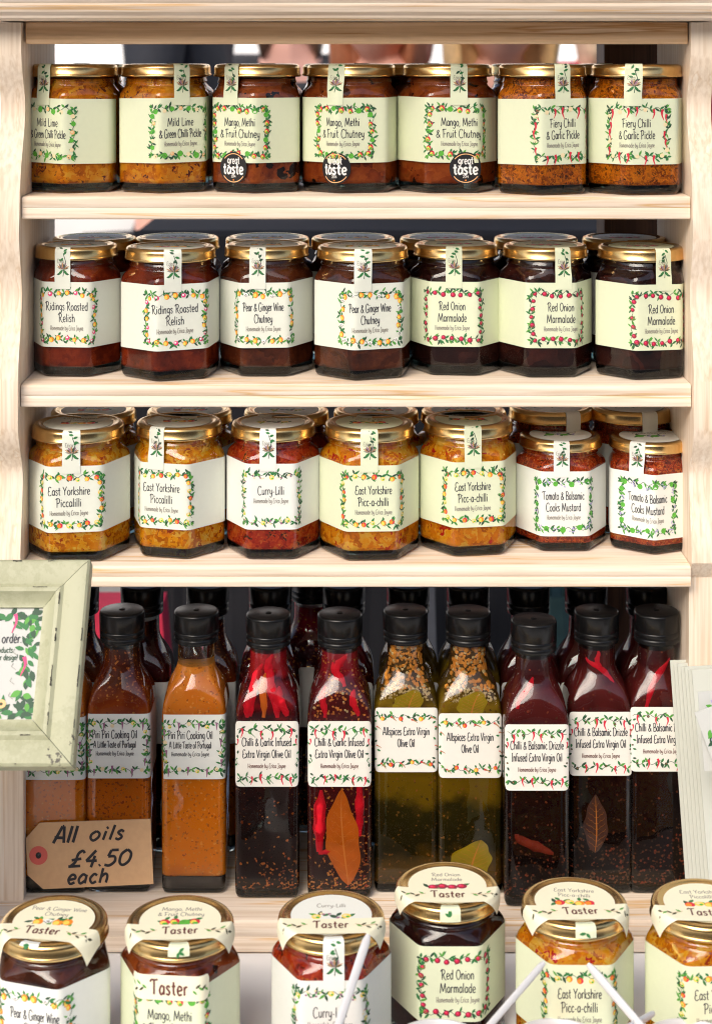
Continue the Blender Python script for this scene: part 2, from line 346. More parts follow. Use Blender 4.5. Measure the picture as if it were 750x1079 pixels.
def fruit(P, kind, x, y, r, rng):
    I = INKS
    if kind in ('orange', 'pear', 'mango', 'picc_red', 'tomato'):
        base = {'orange': 'orange', 'pear': 'orange', 'mango': 'red', 'picc_red': 'red', 'tomato': 'red'}[kind]
        hi = {'orange': 'yellow', 'pear': 'yellow', 'mango': 'yellow', 'picc_red': 'orange', 'tomato': 'orange'}[kind]
        P.ell(x, y, r, r * (1.2 if kind in ('pear', 'mango') else 1), I[base]); P.ell(x - r * .25, y - r * .15, r * .62, r * .75, I[hi])
        if kind == 'mango': P.ell(x + r * .1, y - r * .55, r * .6, r * .5, I['lime'])
        P.leaf(x, y + r * .9, rng.uniform(.3, 2.8), r * 1.5, r * .8, LEAF)
    elif kind in ('yellow', 'cream', 'pink', 'peach'):
        P.ell(x, y, r * .95, r * .9, I[kind]); P.ell(x - r * .2, y + r * .2, r * .45, r * .4, I['white' if kind == 'pink' else 'cream'])
        if kind == 'yellow': P.ell(x + r * .3, y - r * .3, r * .4, r * .35, I['lime'])
    elif kind == 'onion':
        P.ell(x, y, r * 1.05, r * 1.0, I['crimson']); P.ell(x - r * .15, y + r * .1, r * .6, r * .62, I['red']); P.ell(x - r * .3, y + r * .3, r * .28, r * .28, I['pink'])
    elif kind == 'chilli': P.chilli(x, y + r, r * 4.2, r * 1.05, I['red'], rng.choice((-.3, .3)))
    elif kind == 'green_chilli': P.chilli(x, y + r, r * 4.2, r * .7, LEAF, rng.choice((-.8, .8)))
    elif kind == 'lime': P.ell(x, y, r * 1.15, r * 1.1, I['lime']); P.ell(x - r * .3, y + r * .3, r * .5, r * .4, LEAF2)
    elif kind == 'olive': P.ell(x, y, r * .62, r * .62, I['olive']); P.ell(x, y, r * .2, r * .2, I['tan'])
    elif kind == 'lilac':
        for k in range(5): P.ell(x + rng.uniform(-1, 1) * r, y + rng.uniform(-1, 1) * r, r * .35, r * .3, I['lilac'])
    elif kind == 'mauve':
        for k in range(4): P.ell(x + rng.uniform(-1, 1) * r, y + rng.uniform(-1, 1) * r, r * .4, r * .3, I['mauve' if k % 2 else 'cream'])
    elif kind == 'bloom': P.ell(x, y, r, r * .8, I['white']); P.ell(x, y, r * .35, r * .3, I['grey']); P.strip([(x - r, y), (x, y - r * .8), (x + r, y)], r * .25, I['grey'])
    elif kind == 'clove': P.chilli(x, y, r * 3.2, r * .8, I['tan'], .1, rng.uniform(-.9, -.3)); P.ell(x, y, r * .5, r * .45, I['red'])
    elif kind == 'drop': P.chilli(x, y + r, r * 3.6, r * 1.1, I['mauve'], .05)
def vine(P, a, b, kinds, rng, r, amp, step, inward, ends=True):
    """a leafy garland from a to b with fruit hanging towards 'inward'"""
    dx, dy = b[0] - a[0], b[1] - a[1]; L = math.hypot(dx, dy); ux, uy = dx / L, dy / L; nx, ny = -uy, ux
    if nx * inward[0] + ny * inward[1] < 0: nx, ny = -nx, -ny
    pts = []; n = max(8, int(L / .0012)); ph = rng.uniform(0, 6)
    def q(t): s = amp * math.sin(ph + t * L / (step * 1.9) * math.pi * 2); return (a[0] + dx * t + nx * s, a[1] + dy * t + ny * s)
    P.strip([q(i / n) for i in range(n + 1)], .00034, LEAFD)
    k = int(L / step); base = math.atan2(uy, ux)
    for i in range(k + 1):
        t = (i + rng.uniform(.2, .7)) / (k + 1); x, y = q(t)
        for sgn in (1, -1, rng.choice((1, -1))):
            if rng.random() < .92: P.leaf(x, y, base + sgn * rng.uniform(.4, 1.25) + (math.pi if rng.random() < .35 else 0), rng.uniform(.9, 1.4) * .0034, rng.uniform(.8, 1.2) * .0014, rng.choice((LEAF, LEAF, LEAF2, LEAFD)))
    fr = [k_ for k_ in kinds]; m = max(2, round(L / (step * 1.55)))
    for i in range(m):
        t = (i + .5 + rng.uniform(-.1, .1)) / m; x, y = q(t)
        fruit(P, fr[i % len(fr)], x + nx * .0009, y + ny * .0009 - .0006, r * rng.uniform(.88, 1.1), rng)
def border(W, H, cy, kinds, seed, r=.0018, sides=True, amp=.0011, step=.0042):
    P = Print(); rng = random.Random(seed)
    vine(P, (-W / 2, cy + H / 2), (W / 2, cy + H / 2), kinds, rng, r, amp, step, (0, -1)); k2 = kinds[1:] + kinds[:1]
    vine(P, (-W / 2, cy - H / 2), (W / 2, cy - H / 2), k2, rng, r, amp, step, (0, 1))
    if sides:
        vine(P, (-W / 2, cy - H / 2 + .003), (-W / 2, cy + H / 2 - .002), kinds, rng, r * .92, amp * .7, step, (1, 0))
        vine(P, (W / 2, cy - H / 2 + .003), (W / 2, cy + H / 2 - .002), k2, rng, r * .92, amp * .7, step, (-1, 0))
        for sx in (-1, 1):
            for sy in (-1, 1):
                for k in range(4): P.leaf(sx * W / 2, cy + sy * H / 2, rng.uniform(0, 6.28), .0032, .0015, rng.choice((LEAF, LEAFD, LEAF2)))
    else:
        for s_ in (-1, 1):
            for k in range(5):
                P.leaf(s_ * W / 2, cy - H / 2 + H * (k + .5) / 5, rng.uniform(0, 6.28), .0028, .0014, rng.choice((LEAF, LEAFD)))
                if k % 2: fruit(P, kinds[k % len(kinds)], s_ * W / 2, cy - H / 2 + H * (k + .9) / 5, r * .7, rng)
    return P

# ------------------------------------------------------------------ products
J = dict(
 lime=dict(t=['Mild Lime', '& Green Chilli Pickle'], k=['lime', 'cream', 'lime', 'peach'], m=chutney('lime_pickle', [(.25, (.40, .07, .004)), (.40, (.78, .21, .006)), (.56, (.92, .33, .010)), (.72, (.95, .46, .04))], 190, fleck=(.16, .02, .008), big=.65), w=(24, 38), paper=GREEN),
 mango=dict(t=['Mango, Methi', '& Fruit Chutney'], k=['mango', 'mango', 'lime'], m=chutney('mango_chutney', [(.28, (.10, .016, .006)), (.46, (.34, .058, .012)), (.60, (.48, .105, .018)), (.76, (.26, .04, .01))], 110, fleck=(.02, .008, .006), big=.8), w=(30, 38), paper=GREEN),
 fiery=dict(t=['Fiery Chilli', '& Garlic Pickle'], k=['chilli', 'cream', 'chilli'], m=chutney('fiery_pickle', [(.28, (.22, .04, .004)), (.44, (.70, .16, .006)), (.58, (.90, .27, .008)), (.74, (.45, .10, .005))], 280, fleck=(.08, .03, .008), big=.55), w=(24, 31), paper=GREEN),
 ridings=dict(t=['Ridings Roasted', 'Relish'], k=['orange', 'pink', 'orange'], m=chutney('roasted_relish', [(.28, (.07, .009, .004)), (.48, (.20, .022, .007)), (.64, (.36, .045, .010)), (.8, (.12, .015, .006))], 110, big=.85), w=(38, 15), paper=PALE),
 pear=dict(t=['Pear & Ginger Wine', 'Chutney'], k=['pear', 'bloom', 'pear'], m=chutney('pear_chutney', [(.28, (.03, .008, .004)), (.48, (.11, .024, .009)), (.64, (.20, .045, .014)), (.8, (.06, .012, .006))], 100, big=.85), w=(35, 16), paper=PALE),
 onion=dict(t=['Red Onion', 'Marmalade'], k=['onion', 'onion'], m=chutney('onion_marmalade', [(.25, (.010, .004, .004)), (.5, (.035, .009, .007)), (.7, (.085, .018, .012)), (.85, (.02, .006, .005))], 70, big=.75), w=(23, 25), paper=GREEN),
 picca=dict(t=['East Yorkshire', 'Piccalilli'], k=['picc_red', 'yellow', 'orange'], m=chutney('piccalilli', [(.22, (.55, .11, .004)), (.40, (.88, .27, .005)), (.56, (.94, .40, .010)), (.76, (.95, .58, .09))], 210, fleck=(.45, .05, .008), big=.55), w=(33, 20), paper=PALE),
 curry=dict(t=['Curry-Lilli'], k=['yellow', 'mauve', 'mauve'], m=chutney('curry_relish', [(.25, (.22, .010, .005)), (.42, (.46, .026, .008)), (.60, (.60, .06, .012)), (.78, (.66, .20, .03))], 220, fleck=(.05, .02, .01), big=.6), w=(23,), paper=WHITE),
 picchilli=dict(t=['East Yorkshire', 'Picc-a-chilli'], k=['picc_red', 'yellow', 'orange'], m=chutney('picc_a_chilli', [(.22, (.50, .10, .004)), (.40, (.88, .25, .005)), (.56, (.94, .38, .010)), (.76, (.94, .54, .07))], 180, fleck=(.62, .02, .012), big=.55), w=(30, 25), paper=GREEN),
 mustard=dict(t=['Tomato & Balsamic', 'Cooks Mustard'], k=['lime', 'lilac', 'lime', 'lilac'], m=chutney('tomato_mustard', [(.25, (.20, .015, .007)), (.45, (.50, .042, .010)), (.62, (.68, .09, .016)), (.8, (.74, .24, .05))], 330, fleck=(.06, .02, .012), big=.5), w=(37, 31), paper=WHITE),
)
AP, JH = .0320, .0940                          # jar apothem, jar height
def jar_ring(z, k, t=0, rc=0, n=96, ap=AP):
    out = []
    for i in range(n):
        a = 2 * math.pi * i / n; r = nrho(a, ap, 6, 24) * k * (1 - t) + rc * t
        out.append((r * math.sin(a), -r * math.cos(a), z))
    return out
def mk_glass():
    bm = bmesh.new()
    loft(bm, [jar_ring(.0012, .70), jar_ring(.0, .86), jar_ring(.0006, .93), jar_ring(.0025, .98), jar_ring(.006, 1.0), jar_ring(.036, 1.0), jar_ring(.0705, 1.0), jar_ring(.0732, .985, .08, .03), jar_ring(.0752, .96, .35, .0312),
              jar_ring(.0768, .95, .8, .0304), jar_ring(.0780, .9, 1, .0297), jar_ring(.0795, .9, 1, .0290), jar_ring(.0808, .9, 1, .0298), jar_ring(.0820, .9, 1, .0290), jar_ring(.0860, .9, 1, .0286)])
    return sharp(mesh_from('glass_body', bm, GLASS), 60)
def mk_content(mat):
    bm = bmesh.new(); q = AP - .0022; k = q / AP
    loft(bm, [jar_ring(.0072, k * .86), jar_ring(.0076, k * .95), jar_ring(.0100, k), jar_ring(.036, k), jar_ring(.0695, k), jar_ring(.0728, k * .95, .2, .028), jar_ring(.0755, k * .93, .8, .0275), jar_ring(.0775, .9, 1, .0266), jar_ring(.0838, .9, 1, .0262)])
    return sharp(mesh_from('contents', bm, mat), 60)
def mk_lid():
    bm = bmesh.new()
    lathe(bm, [(.0290, .0849), (.0316, .0845), (.0326, .0848), (.0329, .0855), (.0326, .0863), (.0322, .0868), (.0322, .0908), (.0319, .0922), (.0311, .0933), (.0298, .0938), (.0283, .0940), (.0272, .0938), (.0264, .0933), (.0250, .0931), (.001, .0931)], 64)
    return sharp(mesh_from('lid', bm, GOLD), 50)
ME_GLASS, ME_LID = mk_glass(), mk_lid()
ME_CON = {k: mk_content(v['m']) for k, v in J.items()}
JW = Wrap(AP, 6, 24)
def lid_label(prod, parent, paper, rot=0):
    """round printed label stuck in the lid recess: name, fruit garland"""
    c, s = math.cos(rot), math.sin(rot); P = Print(); rng = random.Random(prod)
    n = 40; P.poly([(.0245 * math.cos(2 * math.pi * i / n), .0245 * math.sin(2 * math.pi * i / n)) for i in range(n)], paper)
    t = J[prod]['t']; y = .0115 if len(t) > 1 else .009
    for i, l in enumerate(t): P.text(l, 0, y - i * .0062, .0042, INKS['grey'], .12, width=min(.034, text_width(l, .0042)))
    for k in range(10):
        P.leaf(rng.uniform(-.012, .012), -.002 + rng.uniform(-.0015, .0015), rng.uniform(0, 6.28), .0058, .0026, rng.choice((LEAF, LEAF2, LEAFD)))
    ks = J[prod]['k']
    for i in range(4): fruit(P, ks[i % len(ks)], -.009 + i * .006, -.0025 + (i % 2) * .001, .0031, rng)
    return P.build('lid_label', lambda x, y, o: (x * c - y * s, x * s + y * c, .0932 + o), parent, base=.0001)
def strip_map(ang, uoff=0, torn=None):
    """paper seal: runs over the lid edge and down on to the label. v = 0 at its top end"""
    top = JH + .0003
    fa = JW.ap / max(.86, math.cos(((ang + R(30)) % R(60)) - R(30))) if True else 0
    rb = nrho(ang, JW.ap, 6, 24) + .0004
    prof = [(.0262, top - .0006), (.0300, top + .0001), (.0318, top - .0008), (.0327, top - .0030), (.0328, .0856), (max(rb - .0015, .0318), .0760), (rb, .0722), (rb, .0640)]
    L = [0]
    for a, b in zip(prof, prof[1:]): L.append(L[-1] + math.hypot(b[0] - a[0], b[1] - a[1]))
    def f(u, v, off):
        v = max(0, min(L[-1] - 1e-6, v)); i = max(j for j in range(len(L) - 1) if L[j] <= v)
        t = (v - L[i]) / (L[i + 1] - L[i]); r = prof[i][0] + t * (prof[i + 1][0] - prof[i][0]); z = prof[i][1] + t * (prof[i + 1][1] - prof[i][1])
        r += off; z += off * .3
        # straight across (tangent) on the lower part, bent round the lid on the upper part
        a = u / .0325; cl = (r * math.sin(a), -r * math.cos(a)); w_ = min(1, max(0, (v - L[4]) / (L[6] - L[4])))
        if w_ > 0:
            u0 = JW.find(rb * math.sin(ang), 0) if abs(ang) < 1.2 else 0
            q = JW.xy(u0 + u, .0005 + off)
            fx = (cl[0] * math.cos(ang) - cl[1] * math.sin(ang), cl[0] * math.sin(ang) + cl[1] * math.cos(ang))
            x, y = fx[0] * (1 - w_) + q.x * w_, fx[1] * (1 - w_) + q.y * w_
        else:
            x, y = cl[0] * math.cos(ang) - cl[1] * math.sin(ang), cl[0] * math.sin(ang) + cl[1] * math.cos(ang)
        return (x, y, z)
    return f, L
def sheet(name, u0, u1, v0, v1, nu, nv, mp, mat, parent, off=0, flip=False):
    bm = bmesh.new(); V = [[bm.verts.new(mp(u0 + (u1 - u0) * i / nu, v0 + (v1 - v0) * j / nv, off)) for i in range(nu + 1)] for j in range(nv + 1)]
    for j in range(nv):
        for i in range(nu): bm.faces.new((V[j][i], V[j][i + 1], V[j + 1][i + 1], V[j + 1][i]))
    return obj(name, mesh_from(name, bm, mat, True), parent)
def seal(parent, ang, paper, torn=0):
    f, L = strip_map(ang); hw = .0062; end = L[-1] if not torn else L[4] * torn
    st = sheet('seal_strip', -hw, hw, 0, end, 6, 26, f, paper, parent, .0003)
    P = Print(); rng = random.Random(int(ang * 1000)); c = .0135
    if not torn:
        P.strip([(.0005, c + .013), (.0012, c + .008), (.0026, c + .002), (.001, c - .003), (-.0002, c - .008)], .0005, LEAFD)
        for k in range(6): P.leaf(.001 + rng.uniform(-.001, .001), c + 4e-3 - k * .0023, rng.choice((-.6, .5, 2.4, 3.5)) + rng.uniform(-.3, .3), .0035, .0017, rng.choice((LEAF, LEAFD, LEAF)))
        for k in range(11): P.leaf(.0004, c + .0078, -math.pi / 2 + (k - 5) * .27 + rng.uniform(-.08, .08), .0048 + .0008 * (k % 2), .0011, (INKS['grey'], INKS['tan'], INKS['olive'], INKS['mauve'])[k % 4])
        for k in (-1, 1):
            P.leaf(.0004, c + .0080, math.pi / 2 - k * .75, .0058, .0019, LEAF); P.leaf(.0004 + k * .0012, c + .0105, math.pi / 2 - k * 1.25, .0040, .0015, LEAFD)
        x = -.0042
        for ch in 'Erica':
            wd, sts = GL[ch]
            for q in sts: P.strip([(x + a * .0026, c + .0032 - b * .0030) for a, b in q], .0003, INKS['grey'])
            x += (wd + .05) * .0026
    else:
        for k in range(3): P.leaf(0, end * .75, rng.uniform(0, 6), .004, .0018, LEAF)
    P.build('strip_print', f, st, base=.00048)
def label_title(P, prod, scale=1):
    t, ws = J[prod]['t'], J[prod]['w']
    px = .00069 * scale; hcap = .0060
    ys = [.0031, -.0053] if len(t) > 1 else [.0005]
    if prod == 'curry': ys = [.0015]
    for l, y, w_ in zip(t, ys, ws):
        P.text(l, 0, y, hcap, INK, .092, width=w_ * 2 * px * .66 if False else w_ * px * 1.27)
    P.text('Homemade by Erica Jayne', 0, (ys[-1] - .0060), .0034, INKS['grey'], .10, width=38 * px)
def jar(prod, px, base_py, z, rot, tdx, sdx, label, group, scale=1, paper=None, dc=None, award=False, taster=False, torn=0, sticker=False, bottom_sticker=False, wpx=None, lidrot=0, zs=1, band=(0, 0, 0)):
    """px: photo x of the jar axis; base_py: photo y where the front of the base meets the shelf; tdx, sdx: photo offsets of title and seal"""
    paper = paper or J[prod]['paper']; rv = random.Random(label); tilt = rv.uniform(-.014, .014); lv = rv.uniform(-.0006, .0006); sz = zs
    d = dc if dc else (ZC - z) * FPX / (base_py - YH) + AP
    p = at(px, 0, d); root = thing('taster_jar' if taster else 'jar', label, 'jar', (p.x, p.y, z), rot, group)
    root.scale = (scale, scale, zs)
    obj('glass_body', ME_GLASS, root); cn_ = obj('contents', ME_CON[prod], root); cn_.scale = (1, 1, rv.uniform(.985, 1.0)); lid = obj('lid', ME_LID, root)
    lid_label(prod, lid, paper if not taster else CREAM if prod != 'curry' else WHITE, -rot + lidrot)
    k = (d - AP) / FPX / scale
    u0 = JW.find(tdx * k, rot); sang = JW.angle(JW.find(sdx * k, rot))
    mp = lambda u, v, off: (lambda q: (q.x, q.y, ((.0470 if taster else .0455 if zs == 1 else .0352) + lv + v + u * tilt) / zs))(JW.xy(u0 + u, off))
    lb = sheet('label', -.0655, .0655, -.0236, .0236, 96, 1, mp, paper, root, .00025)
    border(.0450, .0345, -.0009, J[prod]['k'], prod + str(px), r=.0018, step=.0040).build('border', mp, lb, base=.0004)
    P = Print(); label_title(P, prod); P.build('lettering', mp, lb, base=.0004)
    seal(root, sang + rv.uniform(-.02, .02), paper, torn)
    if award is not False:
        ua = JW.find(award * k, rot); am = lambda u, v, off: (lambda q: (q.x, q.y, .0185 + v))(JW.xy(ua + u, off))
        P = Print(); P.ell(0, 0, .0117, .0117, plain('black_sticker', (.012, .012, .014), .45), n=36)
        for a0, a1, m in ((40, 140, 'peach'), (215, 325, 'peach')):
            P.strip([(.0103 * math.cos(R(a0 + (a1 - a0) * i / 14)), .0103 * math.sin(R(a0 + (a1 - a0) * i / 14))) for i in range(15)], .0006, INKS[m])
        P.text('great', 0, .0030, .0056, INKS['white'], .12, width=.0110); P.text('taste', 0, -.0044, .0080, INKS['white'], .165, width=.0178)
        P.text('2014', 0, -.0070, .0019, INKS['white'], .14, width=.0042); P.ell(0, -.0088, .0006, .0006, INKS['orange'], n=5)
        P.build('award_sticker', am, root, base=.0008)
    if taster:
        def bm_(u, v, off):
            r = math.hypot(u, v); RR = .0316; zz = JH + .0006 + off
            if r > RR: q = RR + .0014 * min(1, (r - RR) / .004); sc = q / r; x, y = u * sc, v * sc; zz -= (r - RR) * 1.0
            else: x, y = u, v
            c, s = math.cos(-rot + band[0]), math.sin(-rot + band[0]); return (x * c - y * s, x * s + y * c, zz)
        def bent(u, v, off): return bm_(u + band[1], v + u * u * band[2], off)
        bd = sheet('taster_band', -.0405, .0405, -.0250, -.0075, 60, 14, bent, CREAM, root, .0)
        P = Print(); P.text('Taster', 0, -.0185, .0080, INKR, .12, width=.0215, gap=.1)
        for s_ in (-1, 1):
            P.strip([(s_ * .014, -.014), (s_ * .02, -.0165), (s_ * .027, -.0155), (s_ * .031, -.019)], .0004, INKS['tan'])
            for q in range(6): P.leaf(s_ * (.015 + q * .0028), -.0150 - .001 * (q % 3), (0 if s_ > 0 else math.pi) + (.7 if q % 2 else -.7), .0042, .0015, INKS['olive'] if q % 3 else LEAF2)
        P.build('lettering', bent, bd, base=.0002)
    for on, zc, hh, uw in ((sticker, .0700, .0075, .0235), (bottom_sticker, .0105, .0075, .0215)):
        if on:
            fm = lambda u, v, off, zc=zc: (lambda q: (q.x, q.y, zc + v))(JW.xy(u0 + u, off))
            P = Print(); rr = .003; bm = bmesh.new(); rows_ = []
            for q in range(41):
                u = -uw + 2 * uw * q / 40; e = max(0, abs(u) - (uw - rr)); c = rr - math.sqrt(max(0, rr * rr - e * e))
                rows_.append((bm.verts.new(fm(u, -hh + c, .0011)), bm.verts.new(fm(u, hh - c, .0011))))
            for a, b in zip(rows_, rows_[1:]): bm.faces.new((a[0], b[0], b[1], a[1]))
            st_ = obj('taster_sticker', mesh_from('taster_sticker', bm, CREAM, True), root)
            P.text('Taster', 0, -.0042, .0088, INKR, .13, width=.0225, gap=.1)
            for s_ in (-1, 1):
                for q in range(5): P.leaf(s_ * (.0135 + q * .0016), .001 * (q % 3 - 1), (0 if s_ > 0 else math.pi) + (.8 if q % 2 else -.8), .0036, .0013, INKS['olive'] if q % 2 else LEAF2)
            P.build('lettering', fm, st_, base=.00125)
    return root
def back_jar(prod, px, z, d, rot, label, group, paper):
    p = at(px, 0, d); root = thing('jar', label, 'jar', (p.x, p.y, z), rot, group)
    obj('glass_body', ME_GLASS, root); obj('contents', ME_CON[prod], root); lid = obj('lid', ME_LID, root)
    lid_label(prod, lid, paper, -rot)
    mp = lambda u, v, off: (lambda q: (q.x, q.y, .0455 + v))(JW.xy(u, off))
    sheet('label', -.0655, .0655, -.0236, .0236, 72, 1, mp, paper, root, .00025)
    f, L = strip_map(0); sheet('seal_strip', -.0062, .0062, 0, L[-1], 4, 20, f, paper, root, .0003)
    return root

# ================================================================== LARGE STRUCTURE
# ground, table, cloth
bm = bmesh.new(); box(bm, -60, 60, -60, 60, -.80, -.75)
obj('ground', mesh_from('ground', bm, plain('grey_paving', (.20, .19, .18), .8, var=.25, scale=3)), None, kind='structure')
tb = thing('trestle_table', 'trestle table hidden under the white cloth that carries the shelf unit', 'table', (0, -.05, -.75))
bm = bmesh.new(); box(bm, -.75, .75, -.45, .33, .724, .744, .003); obj('table_top', mesh_from('table_top', bm, wood('plywood', 0, seed=5)), tb)
for sx in (-1, 1):
    for sy in (-.38, .26):
        bm = bmesh.new(); box(bm, sx * .68 - .02, sx * .68 + .02, sy - .02, sy + .02, 0, .724, .002); obj('leg', mesh_from('leg', bm, plain('grey_steel', (.3, .3, .31), .4, 1)), tb)
bm = bmesh.new()
x0, x1, y0, y1 = -.76, .76, -.515, .295; nx = 160; top = []
def clothpt(s, drop):                       # perimeter parameter, drop distance
    per = [(x0, y0), (x1, y0), (x1, y1), (x0, y1)]
    seg = int(s) % 4; t = s - int(s); a, b = Vector(per[seg]), Vector(per[(seg + 1) % 4]); p = a.lerp(b, t)
    n = Vector(((b - a).y, -(b - a).x)).normalized(); L = (b - a).length
    f = .018 * math.sin(t * L * 22) * drop / .5
    return (p.x + n.x * f, p.y + n.y * f, -.0007 - drop)
NS = 4 * 60; rows = [0, .004, .1, .25, .45, .62]
VR = [[bm.verts.new(clothpt(4 * i / NS, d_)) for i in range(NS)] for d_ in rows]
for a, b in zip(VR, VR[1:]):
    for i in range(NS): bm.faces.new((a[i], b[i], b[(i + 1) % NS], a[(i + 1) % NS]))
bm.faces.new(VR[0])
cl = obj('tablecloth', mesh_from('tablecloth', bm, plain('white_cotton', (.84, .84, .84), .8, var=.03, scale=25), False), None, label='white tablecloth on the table under the wooden shelf unit', category='tablecloth')

# unseen awning added to shade lids and bottle shoulders from the zenith
aw = thing('added_shade_awning', 'added dark green canvas shading the lids and bottles from above, out of view', 'awning', (0, 0, 0))
bm = bmesh.new(); box(bm, -1.5, 1.5, -.52, .40, 1.32, 1.326); obj('canvas', mesh_from('canvas', bm, plain('shade_awning_canvas', (.035, .06, .045), .8, var=.2, scale=5)), aw)
bm = bmesh.new(); box(bm, -1.5, 1.5, -.526, -.5215, 1.24, 1.322); obj('valance', mesh_from('valance', bm, plain('shade_awning_canvas', (.035, .06, .045), .8)), aw)
for sx in (-1, 1):
    for sy in (-.50, .38):
        bm = bmesh.new(); box(bm, sx * 1.46 - .015, sx * 1.46 + .015, sy - .015, sy + .015, -.75, 1.319, .002); obj('pole', mesh_from('pole', bm, plain('grey_steel', (.3, .3, .31), .4, 1)), aw)

# house added behind the camera for glass and lids to mirror below the sky
hb_ = thing('added_mirrored_house', 'added dark brick house behind the camera, there for reflections in glass and lids', 'house', (0, -9.2, -.75))
BRK = plain('dark_brick', (.10, .065, .05), .85, var=.35, scale=6)
bm = bmesh.new(); box(bm, -14, 14, -5, 0, 0, 4.6); obj('wall', mesh_from('wall', bm, BRK), hb_)
bm = bmesh.new(); A_ = [bm.verts.new(p) for p in ((-14.3, .35, 4.605), (14.3, .35, 4.605), (14.3, -2.5, 6.4), (-14.3, -2.5, 6.4), (-14.3, -5.3, 4.605), (14.3, -5.3, 4.605))]
for q in ((0, 1, 2, 3), (3, 2, 5, 4), (0, 3, 4), (1, 5, 2), (0, 4, 5, 1)): bm.faces.new([A_[k] for k in q])
obj('roof', mesh_from('roof', bm, plain('slate', (.05, .05, .06), .7, var=.3, scale=9)), hb_)
for k in range(9):
    for zz in (1.0, 2.9):
        x_ = -12.4 + k * 3.1; bm = bmesh.new(); box(bm, x_ - .5, x_ + .5, -.02, .03, zz, zz + 1.25, .01); wf = obj('window', mesh_from('window', bm, plain('white_window_paint', (.6, .6, .58), .5)), hb_)
        bm = bmesh.new(); box(bm, x_ - .43, x_ + .43, .0, .036, zz + .07, zz + 1.18); obj('pane', mesh_from('pane', bm, plain('dark_pane', (.02, .025, .03), .1)), wf)

# shelf unit
XI, XO = .2377, .2550
ZB, S2, S3, S4 = .0230, .5278, .3948, .2659; TH = .0162
su = thing('shelf_unit', 'pale pine display shelf unit with scooped sides standing on the white cloth', 'shelf', (0, 0, 0))
def scoop(z0, z1, ya, yb, deep):            # front edge of a bay from bottom (z0) to the ledge under the upper block (z1)
    pts = []
    for i in range(1, 24):
        t = i / 24
        c = math.sin(math.pi * min(1, t ** 1.25)) ** .75
        base = ya + (yb - ya) * t
        pts.append((base * (1 - c) + deep * c if t < .78 else None, z0 + (z1 - z0) * t))
    out = []
    for i, (y, z) in enumerate(pts):
        t = (z - z0) / (z1 - z0)
        if t < .60: q = t / .60; y = ya + (deep - ya) * q * q * (3 - 2 * q)
        else: q = (t - .60) / .40; y = deep + (yb - deep) * q * q * (3 - 2 * q)
        out.append((y, z))
    return out
prof = [(-.010, ZB), (-.012, .255)]
prof += [(-.022, .268)] + scoop(.268, .366, -.022, -.030, -.013) + [(-.031, .366), (-.031, .398)]
prof += scoop(.398, .499, -.030, -.026, -.016) + [(-.027, .499), (-.024, .531)]
prof += scoop(.531, .630, -.023, -.018, -.004) + [(-.019, .630), (-.019, .6515)]
back = [(.117, .6515), (.117, ZB)]
for sx in (-1, 1):
    bm = bmesh.new(); pr = prof + back
    a = [bm.verts.new((sx * XI, y, z)) for y, z in pr]; b = [bm.verts.new((sx * XO, y, z)) for y, z in pr]; n = len(pr)
    bm.faces.new(a); bm.faces.new(b[::-1])
    for i in range(n): bm.faces.new((a[i], b[i], b[(i + 1) % n], a[(i + 1) % n]))
    bmesh.ops.recalc_face_normals(bm, faces=bm.faces[:])
    bmesh.ops.triangulate(bm, faces=[f for f in bm.faces if len(f.verts) > 4])
    me = mesh_from('side_panel', bm, wood('pine_upright', 2, (.85, .74, .62), (.82, .69, .555), (.77, .61, .45), seed=1))
    sharp(me, 30); obj('side_panel', me, su)
def board(name, x0, x1, yf, yb, zt, zb, seed, r=.004):
    """board with a rounded front nosing"""
    bm = bmesh.new(); pr = [(yb, zt)]
    for i in range(5): a = math.pi / 2 * i / 4; pr.append((yf + r * .8 - r * .8 * math.sin(a), zt - r * .55 + r * .55 * math.cos(a)))
    m = (zt + zb) / 2; pr += [(yf, m + .0004), (yf + .0004, m), (yf, m - .0004)]
    for i in range(4): a = math.pi / 2 * i / 3; pr.append((yf + .0015 - .0015 * math.cos(a), zb + .0015 - .0015 * math.sin(a)))
    pr.append((yb, zb))
    A = [bm.verts.new((x0, y, z)) for y, z in pr]; B = [bm.verts.new((x1, y, z)) for y, z in pr]; n = len(pr)
    bm.faces.new(A); bm.faces.new(B[::-1])
    for i in range(n): bm.faces.new((A[i], B[i], B[(i + 1) % n], A[(i + 1) % n]))
    bmesh.ops.recalc_face_normals(bm, faces=bm.faces[:])
    return obj(name, sharp(mesh_from(name, bm, wood('pine_board_%d' % seed, 0, seed=seed)), 50), su)
g = .0006
board('shelf', -XI + g, XI - g, -.0200, .112, S2, S2 - TH, 3); board('shelf', -XI + g, XI - g, -.0225, .112, S3, S3 - TH, 4); board('shelf', -XI + g, XI - g, -.0215, .112, S4, S4 - TH + .001, 6)
board('base_board', -.262, .262, -.0385, .125, ZB, .0004, 7)
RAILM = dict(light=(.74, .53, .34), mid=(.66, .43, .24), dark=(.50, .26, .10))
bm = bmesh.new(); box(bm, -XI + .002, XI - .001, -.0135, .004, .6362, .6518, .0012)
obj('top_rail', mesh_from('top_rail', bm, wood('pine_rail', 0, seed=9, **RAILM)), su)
bm = bmesh.new(); pr = [(-.036, .6530), (-.040, .6545), (-.040, .6560), (-.044, .6585), (-.046, .6625), (-.046, .6645), (-.050, .6700), (-.052, .6760), (-.052, .690), (.13, .690), (.13, .6525), (-.030, .6525)]
A = [bm.verts.new((-.285, y, z)) for y, z in pr]; B = [bm.verts.new((.285, y, z)) for y, z in pr]; n = len(pr); bm.faces.new(A); bm.faces.new(B[::-1])
for i in range(n): bm.faces.new((A[i], B[i], B[(i + 1) % n], A[(i + 1) % n]))
